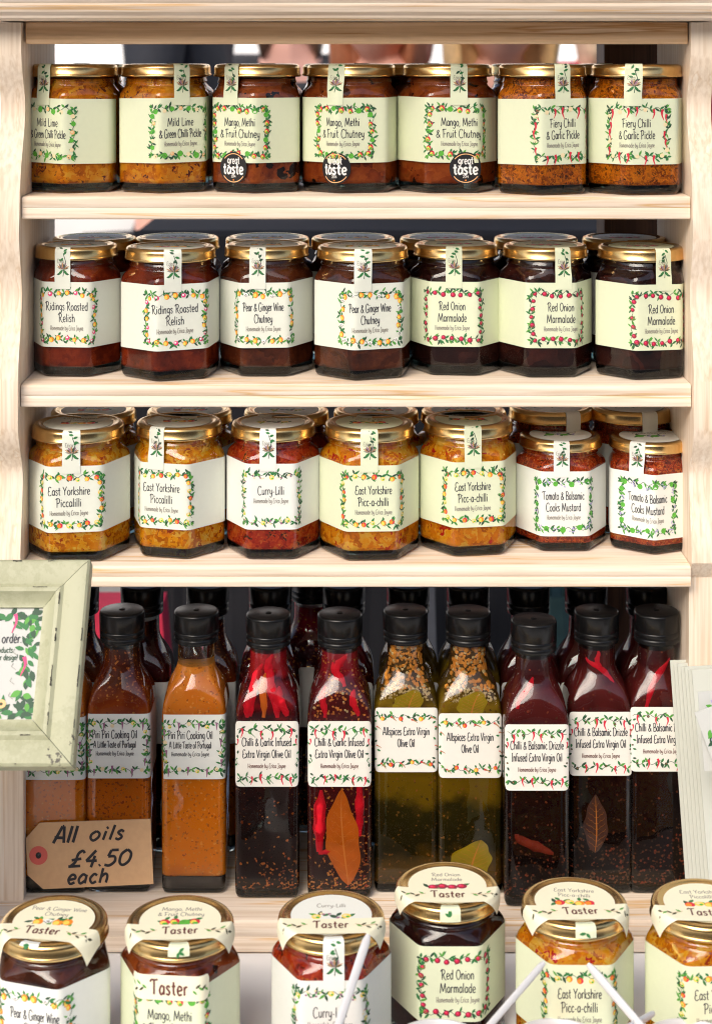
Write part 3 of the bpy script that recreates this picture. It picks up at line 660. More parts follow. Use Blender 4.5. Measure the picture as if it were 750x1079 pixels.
bmesh.ops.recalc_face_normals(bm, faces=bm.faces[:])
obj('top_board', mesh_from('top_board', bm, wood('pine_cornice', 0, seed=11)), su)

# ================================================================== JARS
R1, R2, R3 = 'jars on the top shelf', 'jars on the middle shelf', 'jars on the third shelf'
def ang(d): return R(d)
row1 = [  # product, centre px, base py, rot, title dx, seal dx, label
 ('lime', 79, 204, 26, -22, -26, 'Mild Lime pickle jar at the left end of the top shelf, label turned left', False),
 ('lime', 174, 204, 30, 21, 22, 'Mild Lime pickle jar with its label turned right, second along the top shelf', False),
 ('mango', 271, 204, 30, -16, -25, 'Mango Methi chutney jar with badge low left, beside the Mild Lime pickles', 249 - 271),
 ('mango', 370, 204, 14, -10, -17, 'Mango Methi chutney jar in the middle of the three, black badge under its lettering', 353 - 370),
 ('mango', 471, 204, 4, 10, 9, 'Mango Methi chutney jar with its label turned right, beside the Fiery Chilli pickles', 488 - 471),
 ('fiery', 571, 206, 22, 17, 17, 'Fiery Chilli pickle jar with its label turned right, next to the mango chutney', False),
 ('fiery', 670, 206, 12, -8, -11, 'Fiery Chilli pickle jar at the right end of the top shelf', False)]
for prod, px, by, rt, td, sd_, lab, aw in row1:
    jar(prod, px, by, S2, R(rt), td, sd_, lab, R1, 1.02 if px in (370, 471, 670) else .99, award=aw)
row2 = [
 ('ridings', 81, 398.5, -5, -3, -7, 'Ridings Roasted Relish jar at the left end of the middle shelf', .93),
 ('ridings', 180, 402, 20, 10, 7, 'Ridings Roasted Relish jar standing forward, second along the middle shelf', 1.02),
 ('pear', 281, 398, 0, -1, -7, 'Pear and Ginger Wine Chutney jar beside the Ridings relish', .96),
 ('pear', 382, 401, 20, 8, 0, 'Pear and Ginger Wine Chutney jar beside the Red Onion Marmalade', 1.03),
 ('onion', 480, 397, -5, -6, -5, 'Red Onion Marmalade jar nearest the pear chutney, leftmost of its three', .96),
 ('onion', 574, 399, 2, 12, 15, 'Red Onion Marmalade jar in the middle of its three', .96),
 ('onion', 675, 401, 14, 14, 17, 'Red Onion Marmalade jar at the right end beside the upright', .98)]
for prod, px, by, rt, td, sd_, lab, sc in row2:
    jar(prod, px, by, S3, R(rt), td, sd_, lab, R2, sc, paper=GREEN if prod == 'onion' else PALE)
row3 = [
 ('picca', 83, 593, 5, -2, 1, 'East Yorkshire Piccalilli jar at the left end of the third shelf', 1.04, PALE),
 ('picca', 189, 590, -14, -14, -19, 'East Yorkshire Piccalilli jar with its label turned left beside the Curry-Lilli', .97, PALE),
 ('curry', 288, 591.5, 0, 0, -3, 'Curry-Lilli jar of red relish with a white label on the third shelf', .95, WHITE),
 ('picchilli', 389, 592, 3, -6 + 10, 0, 'Picc-a-chilli jar next to the red Curry-Lilli jar on the third shelf', 1.01, GREEN),
 ('picchilli', 493, 587, 10, 2, 2, 'Picc-a-chilli jar next to the tomato mustards on the third shelf', 1.01, GREEN),
 ('mustard', 590, 583, 0, -2, -3, 'Tomato and Balsamic Cooks Mustard jar, left of the pair on the third shelf', .94, WHITE, .855),
 ('mustard', 685, 585, 24, -11, -21, 'Tomato and Balsamic Cooks Mustard jar at the right end beside the upright', .95, WHITE, .855)]
for prod, px, by, rt, td, sd_, lab, sc, pa, *z_ in row3:
    jar(prod, px, by, S4, R(rt), td, sd_, lab, R3, sc, paper=pa, zs=z_[0] if z_ else 1)
rng = random.Random(5)
names1 = ['the first Mild Lime pickle', 'the second Mild Lime pickle', 'the left mango chutney', 'the middle mango chutney', 'the right mango chutney', 'the first Fiery Chilli pickle', 'the last Fiery Chilli pickle']
names2 = ['the end Ridings relish', 'the forward Ridings relish', 'the left pear chutney', 'the right pear chutney', 'the left Red Onion Marmalade', 'the middle Red Onion Marmalade', 'the end Red Onion Marmalade']
names3 = ['the end Piccalilli jar', 'the second Piccalilli jar', 'the Curry-Lilli jar', 'the left Picc-a-chilli', 'the right Picc-a-chilli', 'the left tomato mustard', 'the end tomato mustard']
for pr_, px, nm in zip(['lime', 'lime', 'mango', 'mango', 'mango', 'fiery', 'fiery'], [88, 178, 272, 363, 443, 560, 651], names1):
    back_jar(pr_, px, S2, 1.318, R(rng.uniform(-30, 30)), 'gold lidded jar in the back row behind ' + nm, 'back row jars on the top shelf', GREEN)
for pr_, px, nm in zip(['ridings', 'ridings', 'pear', 'pear', 'onion', 'onion', 'onion'], [100, 187, 282, 372, 465, 564, 657], names2):
    back_jar(pr_, px, S3, 1.318, R(rng.uniform(-30, 30)), 'gold lidded jar in the back row behind ' + nm, 'back row jars on the middle shelf', WHITE)
for pr_, px, nm, dd in zip(['picca', 'picca', 'curry', 'picchilli', 'picchilli', 'mustard', 'mustard'], [99, 200, 302, 396, 488, 580, 665], names3, [1.298] * 5 + [1.312] * 2):
    back_jar(pr_, px, S4, dd, R(rng.uniform(-30, 30)), 'gold lidded jar in the back row behind ' + nm, 'back row jars on the third shelf', WHITE)
TG = 'taster jars along the front'
jar('pear', 57, 0, 0, R(-16), -10, -16, 'Pear and Ginger Wine taster jar at the left end of the front row', TG, 1.03, WHITE, 1.056, taster=True, torn=.45, lidrot=R(-6), band=(R(-7), -.002, -3.0))
jar('mango', 190, 0, 0, R(-5), -5, 5, 'Mango Methi taster jar with a second cream sticker on its front', TG, 1.03, GREEN, 1.056, taster=True, torn=.8, sticker=True, band=(R(3), .001, 2.5))
jar('curry', 349, 0, 0, R(0), 0, 3, 'Curry-Lilli taster jar with red shoulders and an unbroken seal strip', TG, 1.03, WHITE, 1.063, taster=True, band=(R(1), 0, 1.5))
jar('onion', 471, 0, 0, R(0), 8, 0, 'Red Onion Marmalade taster jar standing furthest back in the front row', TG, 1.03, GREEN, 1.101, taster=True, torn=.95, bottom_sticker=True, band=(R(0), 0, 3.5))
jar('picchilli', 605, 0, 0, R(0), -2, 5, 'Picc-a-chilli taster jar behind two crossed white spoon handles', TG, 1.03, GREEN, 1.080, taster=True, torn=.9, lidrot=R(-5), band=(R(2), .0015, 1.0))
jar('picca', 741, 0, 0, R(2), 4, 12, 'Piccalilli taster jar at the right edge in front of the white cards', TG, 1.03, GREEN, 1.078, taster=True, torn=.95, band=(R(-2), -.001, 1.5))

# ================================================================== BOTTLES
BA = .0232; BP = 13
BPROF = [(.0010, .72, 0, 0), (.0, .86, 0, 0), (.0012, .95, 0, 0), (.004, .99, 0, 0), (.009, 1, 0, 0), (.06, 1, 0, 0), (.126, 1, 0, 0), (.131, .995, .02, .0232), (.136, .975, .08, .0226), (.141, .935, .20, .0213), (.1455, .885, .38, .0196), (.150, .84, .60, .0174), (.154, .80, .82, .0154), (.158, .8, .97, .0140), (.162, .7, 1, .0134), (.172, .7, 1, .0132), (.182, .7, 1, .0131)]
def bring(z, k, t, rc, inset=0, n=96):
    out = []
    for i in range(n):
        a = 2 * math.pi * i / n; r = nrho(a, BA, 4, BP) * k * (1 - t) + rc * t - inset
        out.append((r * math.sin(a), -r * math.cos(a), z))
    return out
bm = bmesh.new(); loft(bm, [bring(*q) for q in BPROF]); ME_BG = sharp(mesh_from('glass_body', bm, BGLASS), 60)
def bfill(mat, z0, z1, name='contents'):
    bm = bmesh.new(); rings = []; zs = [z0, z0 + .0006, z0 + .0025] + [z for z, *_ in BPROF if z0 + .004 < z < z1 - .001] + [z1]
    for j, z in enumerate(zs):
        i = max(k for k in range(2, len(BPROF) - 1) if BPROF[k][0] <= z or k == 2); a, b = BPROF[i], BPROF[i + 1]; t = min(1, max(0, (z - a[0]) / (b[0] - a[0])))
        q = [a[m] + t * (b[m] - a[m]) for m in range(4)]
        if q[3] < .01: q[3] = b[3]
        rings.append(bring(z, q[1], q[2], q[3], .0018 + (.004, .0015, 0)[j] if j < 3 else .0018))
    loft(bm, rings); return sharp(mesh_from(name, bm, mat), 60)
def mk_cap():
    bm = bmesh.new(); n = 72
    def rg(r, z, rib): return [((r - (rib if i % 2 else 0)) * math.sin(2 * math.pi * i / n), -(r - (rib if i % 2 else 0)) * math.cos(2 * math.pi * i / n), z) for i in range(n)]
    loft(bm, [rg(.0140, .1762, 0), rg(.0160, .1762, 0), rg(.0163, .1768, 0), rg(.0163, .1795, 0), rg(.0159, .1799, 0), rg(.0159, .1803, 0), rg(.0163, .1807, 0), rg(.0164, .1838, 0), rg(.0160, .1843, 0), rg(.0164, .1847, .00025), rg(.0166, .1955, .00025), rg(.0164, .1968, 0), rg(.0158, .1977, 0), rg(.0146, .1981, 0), rg(.0025, .1981, 0), rg(.0020, .1986, 0), rg(.0004, .1987, 0)])
    return sharp(mesh_from('cap', bm, PLASTIC), 45)
ME_CAP = mk_cap(); BW = Wrap(BA, 4, BP)
DK = (.006, .004, .004)
OIL = dict(
 piri=oil('piri_orange', [(.0, (.60, .14, .008)), (.02, (.86, .26, .016)), (.09, (.82, .23, .012)), (.118, (.76, .19, .010)), (.165, (.86, .30, .035))], speck=[(.55, .11, .01), (.92, .40, .07), (.40, .07, .01)], srange=(-1, 1), swarm=-.14),
 piridark=oil('piri_amber', [(.0, (.55, .13, .01)), (.02, (.78, .205, .011)), (.118, (.66, .155, .010)), (.133, (.36, .055, .008)), (.15, (.14, .022, .008)), (.168, (.06, .014, .006))], speck=[(.62, .20, .03), (.30, .06, .012), (.45, .10, .015)], srange=(-1, 1), swarm=-.14),
 chilli=oil('chilli_oil', [(.0, (.010, .004, .003)), (.03, (.014, .005, .004)), (.06, (.016, .010, .010)), (.11, (.03, .006, .006)), (.130, (.05, .004, .005)), (.140, (.20, .008, .010)), (.148, (.07, .005, .006)), (.156, (.34, .012, .016)), (.165, (.40, .014, .02))], speck=[(.40, .07, .01), (.55, .18, .03), (.16, .03, .02)], srange=(.0, .032), swarm=-.01),
 chilli2=oil('chilli_leaf_oil', [(.0, (.02, .006, .004)), (.03, (.03, .006, .005)), (.08, (.06, .007, .008)), (.12, (.10, .006, .008)), (.138, (.07, .008, .007)), (.150, (.12, .008, .010)), (.165, (.30, .012, .02))], speck=[(.50, .14, .02), (.55, .22, .04), (.30, .02, .02)], srange=(.0, .03), swarm=.05),
 allspice=oil('allspice_oil', [(.0, (.05, .028, .005)), (.018, (.11, .055, .006)), (.034, (.022, .016, .003)), (.060, (.028, .021, .003)), (.074, (.17, .095, .004)), (.12, (.20, .11, .005)), (.136, (.24, .14, .008)), (.144, (.09, .05, .008)), (.165, (.07, .035, .01))], speck=[(.30, .10, .02), (.12, .06, .01), (.05, .03, .01)], srange=(-.01, .035), swarm=.02),
 drizzle=oil('drizzle_oil', [(.0, (.006, .004, .003)), (.03, (.010, .005, .004)), (.07, (.009, .004, .004)), (.115, (.02, .004, .004)), (.132, (.095, .012, .010)), (.150, (.12, .014, .012)), (.165, (.05, .008, .008))], speck=[(.30, .05, .02), (.14, .05, .02), (.05, .03, .02)], srange=(-.01, .055), swarm=.0))
ME_OIL = {k: bfill(m, .012 if k.startswith('piri') else .006, .172 if k != 'piri' else .160) for k, m in OIL.items()}
ME_DREG = bfill(plain('dark_settled_oil', (.012, .007, .005), .3), .0035, .0125, 'settled_oil')
BT = dict(
 piri=(['Piri Piri Cooking Oil', 'A Little Taste of Portugal'], ['yellow', 'drop', 'cream', 'drop'], (49, 46), WHITE, INK),
 chilli=(['Chilli & Garlic Infused', 'Extra Virgin Olive Oil'], ['chilli', 'green_chilli', 'chilli'], (54, 53), OILW, INKR),
 allspice=(['Allspices Extra Virgin', 'Olive Oil'], ['orange', 'clove', 'tomato', 'clove'], (51, 19), OILW, None),
 drizzle=(['Chilli & Balsamic Drizzle', 'Infused Extra Virgin Oil'], ['chilli', 'olive', 'chilli'], (58, 55), OILW, INKR))
CH_RED = plain('red_chilli_skin', (.60, .010, .022), .5, var=.5, scale=140, spec=.05); CH_OR = plain('orange_chilli_skin', (.60, .13, .015), .5, var=.4, scale=140, spec=.05)
CH_DK = plain('dark_chilli_skin', (.20, .025, .012), .5, var=.5, scale=140, spec=.05)
LEAFM = plain('soaked_bay_leaf', (.52, .12, .010), .5, var=.25, scale=120, spec=.05); LEAFO = plain('olive_bay_leaf', (.34, .24, .012), .5, var=.3, scale=120, spec=.05)
PEP = plain('peppercorn_skin', (.60, .24, .035), .5, var=.6, scale=260, spec=.1); PEP2 = plain('pale_seed', (.56, .42, .20), .5, var=.5, scale=300, spec=.1); VEIN = plain('leaf_vein', (.62, .22, .04), .5, spec=.05)
def halfwidth(z):
    for a, b in zip(BPROF[2:], BPROF[3:]):
        if a[0] <= z <= b[0]:
            t = (z - a[0]) / (b[0] - a[0]); f = lambda q: BA * q[1] * (1 - q[2]) + q[3] * q[2]
            return f(a) + t * (f(b) - f(a))
    return BA
def surf_y(x, z, inset):
    for a, b in zip(BPROF[2:], BPROF[3:]):
        if a[0] <= z <= b[0]: break
    t = (z - a[0]) / (b[0] - a[0]); q = [a[m] + t * (b[m] - a[m]) for m in range(4)]
    if a[3] < .01: q[3] = b[3]
    best = (9, 0)
    for i in range(61):
        an = -1.5 + 3 * i / 60; r = nrho(an, BA, 4, BP) * q[1] * (1 - q[2]) + q[3] * q[2] - inset; e_ = abs(r * math.sin(an) - x)
        if e_ < best[0]: best = (e_, -r * math.cos(an))
    return best[1]
def tube(bm, pts, rad, n=8, mi=0):
    rings = []
    for i, p in enumerate(pts):
        p = Vector(p); q = (Vector(pts[min(i + 1, len(pts) - 1)]) - Vector(pts[max(i - 1, 0)])).normalized(); a = q.cross(Vector((0, 1, 0))).normalized(); b = q.cross(a)
        r = rad[i]; rings.append([p + a * r * math.cos(2 * math.pi * j / n) + b * r * .45 * math.sin(2 * math.pi * j / n) for j in range(n)])
    loft(bm, rings, True, mi)
def pieces(name, specs, parent):
    """chilli slices just behind the glass: (x0, z0, x1, z1, width, material index)"""
    for x0_, z0_, x1_, z1_, wd, mi in specs:
        bm = bmesh.new(); pts = []; rad = []
        for i in range(9):
            t = i / 8; z = z0_ + (z1_ - z0_) * t; x = x0_ + (x1_ - x0_) * t + .0016 * math.sin(t * 5 + z0_ * 300)
            hw = halfwidth(z); x = max(-hw * .62, min(hw * .62, x)); pts.append((x, surf_y(x, z, .0019), z)); rad.append(max(.0003, wd * (.9 + .16 * math.sin(i * 2.3 + x0_ * 900)) * math.sin(math.pi * (.10 + .86 * t ** 1.3)) ** .7))
        tube(bm, pts, rad, 8, 0)
        obj('chilli_slice', sharp(mesh_from('chilli_slice', bm, [CH_RED, CH_OR, CH_DK][mi]), 60), parent)
def bayleaf(parent, mat, x, z0_, z1_, wd, lean, cut=None):
    rg = random.Random(int(x * 1e5 + z0_ * 1e6 + wd * 1e6)); ph, bw = rg.uniform(0, 6), rg.uniform(.3, .6)
    bm = bmesh.new(); rows_ = []; N_ = 30; cols = (-1, -.8, -.6, -.4, -.2, -.045, .045, .2, .4, .6, .8, 1)
    for i in range(N_ + 1):
        t = i / N_; z = z0_ + (z1_ - z0_) * t; xc = x + lean * (t - .5) + wd * .18 * math.sin(t * 3.1 + ph)
        row = []
        for s_ in cols:
            hw_ = wd * (math.sin(math.pi * t ** .75) ** .85) * (1 + .07 * math.sin(t * 17 + ph + (2 if s_ > 0 else 0))) * (1 if s_ < 0 else 1 - .25 * bw) + .0002
            xx = max(-.0205, min(.0205, xc + hw_ * s_)); zz = z + abs(s_) * hw_ * .28
            y = surf_y(xx, min(zz, .17), .0006) + .0004 * (1 - abs(s_)) + .00022 + .00022 * math.sin(t * 11 + s_ * 4 + ph)
            row.append(bm.verts.new((xx, y, zz)))
        rows_.append(row)
    for i, (a, b) in enumerate(zip(rows_, rows_[1:])):
        for j in range(len(cols) - 1): bm.faces.new((a[j], a[j + 1], b[j + 1], b[j])).material_index = 1 if j == 5 else 0
    for i in range(3, N_ - 3, 3):                  # side veins
        for s_ in (0, 1):
            jj = [5, 4, 3, 2, 1] if s_ == 0 else [6, 7, 8, 9, 10]
            for q, j in enumerate(jj[:-1]):
                k0, k1 = min(N_, i + q // 2), min(N_, i + (q + 1) // 2); o_ = Vector((0, -.00012, 0))
                p, r_ = rows_[k0][j].co + o_, rows_[k1][jj[q + 1]].co + o_; w_ = Vector((0, 0, .00010))
                bm.faces.new([bm.verts.new(v) for v in (p - w_, r_ - w_, r_ + w_, p + w_)]).material_index = 1
    return obj('bay_leaf', mesh_from('bay_leaf', bm, [mat, VEIN], True), parent)
def corns(parent, n, z0_, z1_, seed, r0=.0017, mat=None, name='peppercorns', flat=1):
    rng = random.Random(seed); bm = bmesh.new()
    for k in range(n):
        z = rng.uniform(z0_, z1_); hw = halfwidth(z); x = rng.uniform(-.8, .8) * hw; rr = r0 * rng.uniform(.6, 1.15)
        x = rng.uniform(-.93, .93) * (hw - .002); y = surf_y(x, z, .0012)
        r_ = bmesh.ops.create_icosphere(bm, subdivisions=1, radius=rr, matrix=Matrix.Translation((x, y + rr, z)))
        for v in r_['verts']:
            for f in v.link_faces: f.material_index = k % 7 == 0
    return obj(name, mesh_from(name, bm, [mat or PEP, PEP2], True), parent, kind='stuff')
def bottle(kind, px, base_py, label, group, fill=None, lz=(.0835, .130), rot=0, tdx=0, d=None, back=False, fillmesh=None):
    d = d or (ZC - ZB) * FPX / (base_py - YH) + BA
    p = at(px, 0, d); root = thing('oil_bottle', label, 'bottle', (p.x, p.y, ZB), rot, group)
    obj('glass_body', ME_BG, root); obj('contents', ME_OIL[fill or kind], root); obj('cap', ME_CAP, root)
    if kind == 'piri': obj('settled_oil', ME_DREG, root)
    T, K, Wd, paper, inkc = BT[kind]; h = lz[1] - lz[0]; zc = (lz[0] + lz[1]) / 2
    mp = lambda u, v, off: (lambda q: (q.x, q.y, zc + v))(BW.xy(u, off))
    Pb = Print(); rr = .0035; pts = []; hw = .0232 if not back else .0225
    if kind == 'piri': # wraps round the side
        lb = sheet('label', -.0215, .060, -h / 2, h / 2, 60, 1, mp, paper, root, .0002)
    else:
        bm = bmesh.new(); nu = 40; rows_ = []
        for i in range(nu + 1):
            u = -hw + 2 * hw * i / nu; e = max(0, abs(u) - (hw - rr)); c = rr - math.sqrt(max(0, rr * rr - e * e))
            rows_.append((bm.verts.new(mp(u, -h / 2 + c, .0002)), bm.verts.new(mp(u, h / 2 - c, .0002))))
        for a, b in zip(rows_, rows_[1:]): bm.faces.new((a[0], b[0], b[1], a[1]))
        lb = obj('label', mesh_from('label', bm, paper, True), root)
    if back: return root
    k = (d - BA) / FPX; u0 = BW.find(tdx * k, 0, -.02, .02)
    mp2 = lambda u, v, off: (lambda q: (q.x, q.y, zc + v))(BW.xy(u0 + u, off))
    B_ = border(.0420, h - .0125, .0, K, kind + str(px), r=.0016, sides=kind in ('piri',), step=.0048); B_.build('border', mp, lb, base=.00035)
    P = Print(); top = .0058 if kind != 'allspice' else .0035; gap = .0085 if kind != 'piri' else .0068
    for i, (l, w_) in enumerate(zip(T, Wd)): P.text(l, 0, top - i * gap, .0058 if not (kind == 'piri' and i) else .0048, INK, .10, width=w_ * k * .97)
    if inkc: P.text('Homemade by Erica Jayne', 0, top - 2 * gap + .0012, .0032, inkc, .10, width=40 * k)
    P.build('lettering', mp2, lb, base=.00035)
    return root
FG = 'oil bottles in the front row'
bottle('piri', 62, 943, 'orange Piri Piri oil bottle half hidden behind the green frame', FG, 'piri', (.083, .128))
bottle('piri', 129, 942, 'Piri Piri oil bottle with dark reddish top, behind the brown price tag', FG, 'piridark', (.0835, .130), tdx=-3)
bottle('piri', 207, 943, 'bright orange Piri Piri oil bottle, orange right up its neck, right of the price tag', FG, 'piri', (.0835, .130), tdx=-3)
b3 = bottle('chilli', 283, 948, 'Chilli and Garlic oil bottle, dark below its label with red chillies above', FG, 'chilli', (.081, .128))
pieces('chilli_pieces', [(-.014, .131, -.004, .165, .0038, 0), (-.004, .130, .0, .160, .0032, 1), (.006, .130, .002, .166, .0040, 0), (.013, .131, .008, .150, .0040, 0), (-.016, .130, -.012, .146, .0036, 0), (.000, .152, .003, .172, .003, 0)], b3)
b4 = bottle('chilli', 358, 948, 'Chilli and Garlic oil bottle with a big orange leaf showing below its label', FG, 'chilli2', (.081, .128))
bayleaf(b4, LEAFM, .004, .010, .079, .0125, -.002); pieces('chilli_pieces', [(.018, .045, .016, .085, .0035, 0), (-.020, .034, -.014, .078, .0050, 0), (-.016, .032, .000, .036, .0022, 0), (-.004, .154, .004, .172, .0032, 0), (.002, .150, -.004, .166, .003, 0), (-.012, .130, -.010, .150, .003, 0), (.012, .131, .010, .148, .003, 0)], b4)
corns(b4, 46, .131, .148, 3, .0013, plain('orange_seed', (.55, .18, .02), .4, var=.5, scale=300), 'chilli_seeds')
b5 = bottle('allspice', 427, 942, 'Allspices olive oil bottle next to the Chilli and Garlic bottles', FG, 'allspice', (.088, .1345))
b6 = bottle('allspice', 493, 944, 'Allspices olive oil bottle with a yellow leaf by its base', FG, 'allspice', (.0850, .1315))
for b_, sd_ in ((b5, 1), (b6, 2)):
    corns(b_, 190, .1445, .175, sd_, .0023); corns(b_, 120, .1385, .1475, sd_ + 9, .0011, PEP2, 'spice_seeds')
    bayleaf(b_, LEAFO, .004, .126, .146, .011, .004)
bayleaf(b6, LEAFO, .004, .006, .040, .016, .004)
b7 = bottle('drizzle', 562, 957, 'Chilli and Balsamic Drizzle bottle standing forward, leftmost of the drizzles', FG, 'drizzle', (.0835, .1305))
b8 = bottle('drizzle', 628, 943, 'Chilli and Balsamic Drizzle bottle in the middle of the three drizzles', FG, 'drizzle', (.0860, .1320))
b9 = bottle('drizzle', 691, 943, 'Chilli and Balsamic Drizzle bottle partly covered by the white cards', FG, 'drizzle', (.0890, .1355))
pieces('chilli_pieces', [(-.014, .140, -.002, .160, .0028, 0), (-.018, .052, .010, .038, .0040, 2)], b7); pieces('chilli_pieces', [(-.010, .166, .012, .150, .0026, 0), (-.002, .172, .002, .160, .002, 0)], b8); pieces('chilli_pieces', [(-.012, .134, .006, .166, .0030, 0)], b9)
bayleaf(b8, plain('dark_bay_leaf', (.07, .018, .008), .4), -.004, .030, .072, .009, .003)
BG = 'oil bottles in the back row'
for i, (px, kd, fl, lab) in enumerate([(82, 'piri', 'piridark', 'the frame and the first Piri Piri'), (150, 'piri', 'drizzle', 'the two clear Piri Piri bottles'), (219, 'piri', 'piridark', 'the bright orange Piri Piri bottle'), (285, 'chilli', 'chilli2', 'the dark Chilli and Garlic bottle'), (362, 'chilli', 'chilli2', 'the leafy Chilli and Garlic bottle'), (430, 'allspice', 'allspice', 'the left Allspices bottle'), (493, 'allspice', 'allspice', 'the right Allspices bottle'), (556, 'drizzle', 'drizzle', 'the forward drizzle bottle'), (617, 'drizzle', 'drizzle', 'the middle drizzle bottle'), (681, 'drizzle', 'drizzle', 'the end drizzle bottle')]):
    bottle(kd, px, 0, 'black capped oil bottle in the back row behind ' + lab, BG, fl, d=1.318, back=True)
e = bottle('chilli', 328, 0, 'red oil bottle in the back row between the two Chilli and Garlic bottles', BG, 'chilli2', d=1.350, back=True)

# ================================================================== FRAME
FRM = None
def frame_paint():
    m, N, L, b = newmat('distressed_green_paint')
    tc = N.new('ShaderNodeTexCoord'); mp = N.new('ShaderNodeMapping'); mp.inputs['Scale'].default_value = (1, 1, 1); L.new(tc.outputs['Object'], mp.inputs['Vector'])
    n = N.new('ShaderNodeTexNoise'); n.inputs['Scale'].default_value = 130; n.inputs['Detail'].default_value = 8; n.inputs['Roughness'].default_value = .7; L.new(mp.outputs[0], n.inputs['Vector'])
    n2 = N.new('ShaderNodeTexNoise'); n2.inputs['Scale'].default_value = 18; n2.inputs['Detail'].default_value = 3; L.new(mp.outputs[0], n2.inputs['Vector'])
    mul = N.new('ShaderNodeMath'); mul.operation = 'MULTIPLY'; L.new(n.outputs[0], mul.inputs[0]); L.new(n2.outputs[0], mul.inputs[1])
    r = ramp(N, [(.0, (.385, .39, .26)), (.24, (.41, .415, .28)), (.30, (.35, .355, .23)), (.40, (.40, .405, .265)), (.42, (.06, .055, .04))]); L.new(mul.outputs[0], r.inputs[0]); L.new(r.outputs[0], b.inputs['Base Color'])
    b.inputs['Roughness'].default_value = .55
    bp = N.new('ShaderNodeBump'); bp.inputs['Strength'].default_value = .2; bp.inputs['Distance'].default_value = .001; L.new(n.outputs[0], bp.inputs['Height']); L.new(bp.outputs[0], b.inputs['Normal'])
    return m
FP = frame_paint(); CHIP = plain('worn_dark_wood', (.03, .025, .02), .8)
FW, FH, RW = .176, .1275, .0290                # outer size, rail width
fr = thing('picture_frame', 'distressed pale green picture frame with a floral notice leaning at the left', 'picture frame')
FPROF = [(0, 0), (0, .013), (.0015, .0145), (.0045, .0148), (.012, .0135), (.0155, .0125), (.018, .0140), (.0205, .0135), (.0245, .0080), (.0275, .0065), (.0290, .0062), (.0290, 0)]   # (in from outer edge, height)
cs = [(-FW / 2, 0), (FW / 2, 0), (FW / 2, FH), (-FW / 2, FH)]; dirs = [(1, 1), (-1, 1), (-1, -1), (1, -1)]
for s in range(4):
    a, b = cs[s], cs[(s + 1) % 4]; da, db = dirs[s], dirs[(s + 1) % 4]; bm = bmesh.new(); NN = 14
    va = []
    for q in range(NN + 1):
        t = .0015 * (1 if s == 1 or s == 2 else .4) + q / NN * (1 - .003 * (1 if s == 1 or s == 0 else .4))
        va.append([bm.verts.new(((a[0] + da[0] * i) * (1 - t) + (b[0] + db[0] * i) * t, -h, (a[1] + da[1] * i) * (1 - t) + (b[1] + db[1] * i) * t)) for i, h in FPROF])
    n = len(FPROF)
    for q in range(NN):
        for i in range(n): bm.faces.new((va[q][i], va[q][(i + 1) % n], va[q + 1][(i + 1) % n], va[q + 1][i]))
    bm.faces.new(va[0][::-1]); bm.faces.new(va[-1])
    rg = random.Random(40 + s)                 # paint rubbed off along the ridge of the moulding
    ux, uz = (b[0] - a[0]), (b[1] - a[1]); LL = math.hypot(ux, uz); ux /= LL; uz /= LL; nx_, nz_ = -uz, ux
    for k in range(16):
        t0 = rg.uniform(.03, .93) * LL; ln = rg.uniform(.001, .010) * (1.8 if s == 1 and k < 5 else 1); i_ = rg.choice((.0178, .0182, .0012, .0180)); hh = .0142 if i_ > .01 else .0146
        x_, z_ = a[0] + ux * t0 + nx_ * i_, a[1] + uz * t0 + nz_ * i_; wd = rg.uniform(.0002, .0006)
        if t0 < .02 or t0 + ln > LL - .02: continue
        pts = []
        for j in range(6): t = j / 5; pts.append((t * ln, wd * rg.uniform(.4, 1.2)))
        for j in range(6): t = 1 - j / 5; pts.append((t * ln, -wd * rg.uniform(.4, 1.2)))
        f = bm.faces.new([bm.verts.new((x_ + ux * p_ + nx_ * q_, -hh - .0001, z_ + uz * p_ + nz_ * q_)) for p_, q_ in pts]); f.material_index = 1
    obj('rail', sharp(mesh_from('rail', bm, [FP, CHIP]), 35), fr)
IW, IH = FW - 2 * RW, FH - 2 * RW
bm = bmesh.new(); box(bm, -IW / 2 - .002, IW / 2 + .002, -.0040, -.0015, RW - .002, FH - RW + .002); nt_ = obj('notice', mesh_from('notice', bm, PAPER_W), fr)
P = Print(); rg = random.Random(8); cx, cz = 0, FH / 2
fm = lambda u, v, off: (u, -.0042 - off, FH / 2 + v)
for (a, b) in (((-IW / 2, IH / 2 - .006), (IW / 2, IH / 2 - .006)), ((-IW / 2, -IH / 2 + .006), (IW / 2, -IH / 2 + .006)), ((IW / 2 - .007, -IH / 2), (IW / 2 - .007, IH / 2)), ((-IW / 2 + .007, -IH / 2), (-IW / 2 + .007, IH / 2))):
    n = 27
    for k in range(n + 1):
        t = k / n; x = a[0] + (b[0] - a[0]) * t; y = a[1] + (b[1] - a[1]) * t
        for q in range(2): P.leaf(max(-IW / 2 + .004, min(IW / 2 - .004, x + rg.uniform(-.003, .003))), max(-IH / 2 + .004, min(IH / 2 - .004, y + rg.uniform(-.003, .003))), rg.uniform(0, 6.28), rg.uniform(.005, .0085), rg.uniform(.0024, .0040), rg.choice((LEAF, LEAFD, LEAFD, LEAF, LEAFD, LEAF2)))
for x, y in ((.0410, .031), (.0495, .004), (-.03, .026), (-.047, -.004)): P.chilli(min(x, IW / 2 - .006), y, .012, .0024, INKS['pink'], .3)
P.ell(.038, -.025, .0032, .0028, INKS['peach']); P.ell(.038, -.025, .0012, .001, INKS['olive'])
for k in range(6): P.strip([(IW / 2 - .014, -.022 + k * .009), (IW / 2 - .017, -.020 + k * .009), (IW / 2 - .016, -.018 + k * .009)], .0003, INKS['grey'])
xr = IW / 2 - .0105
xe = IW / 2
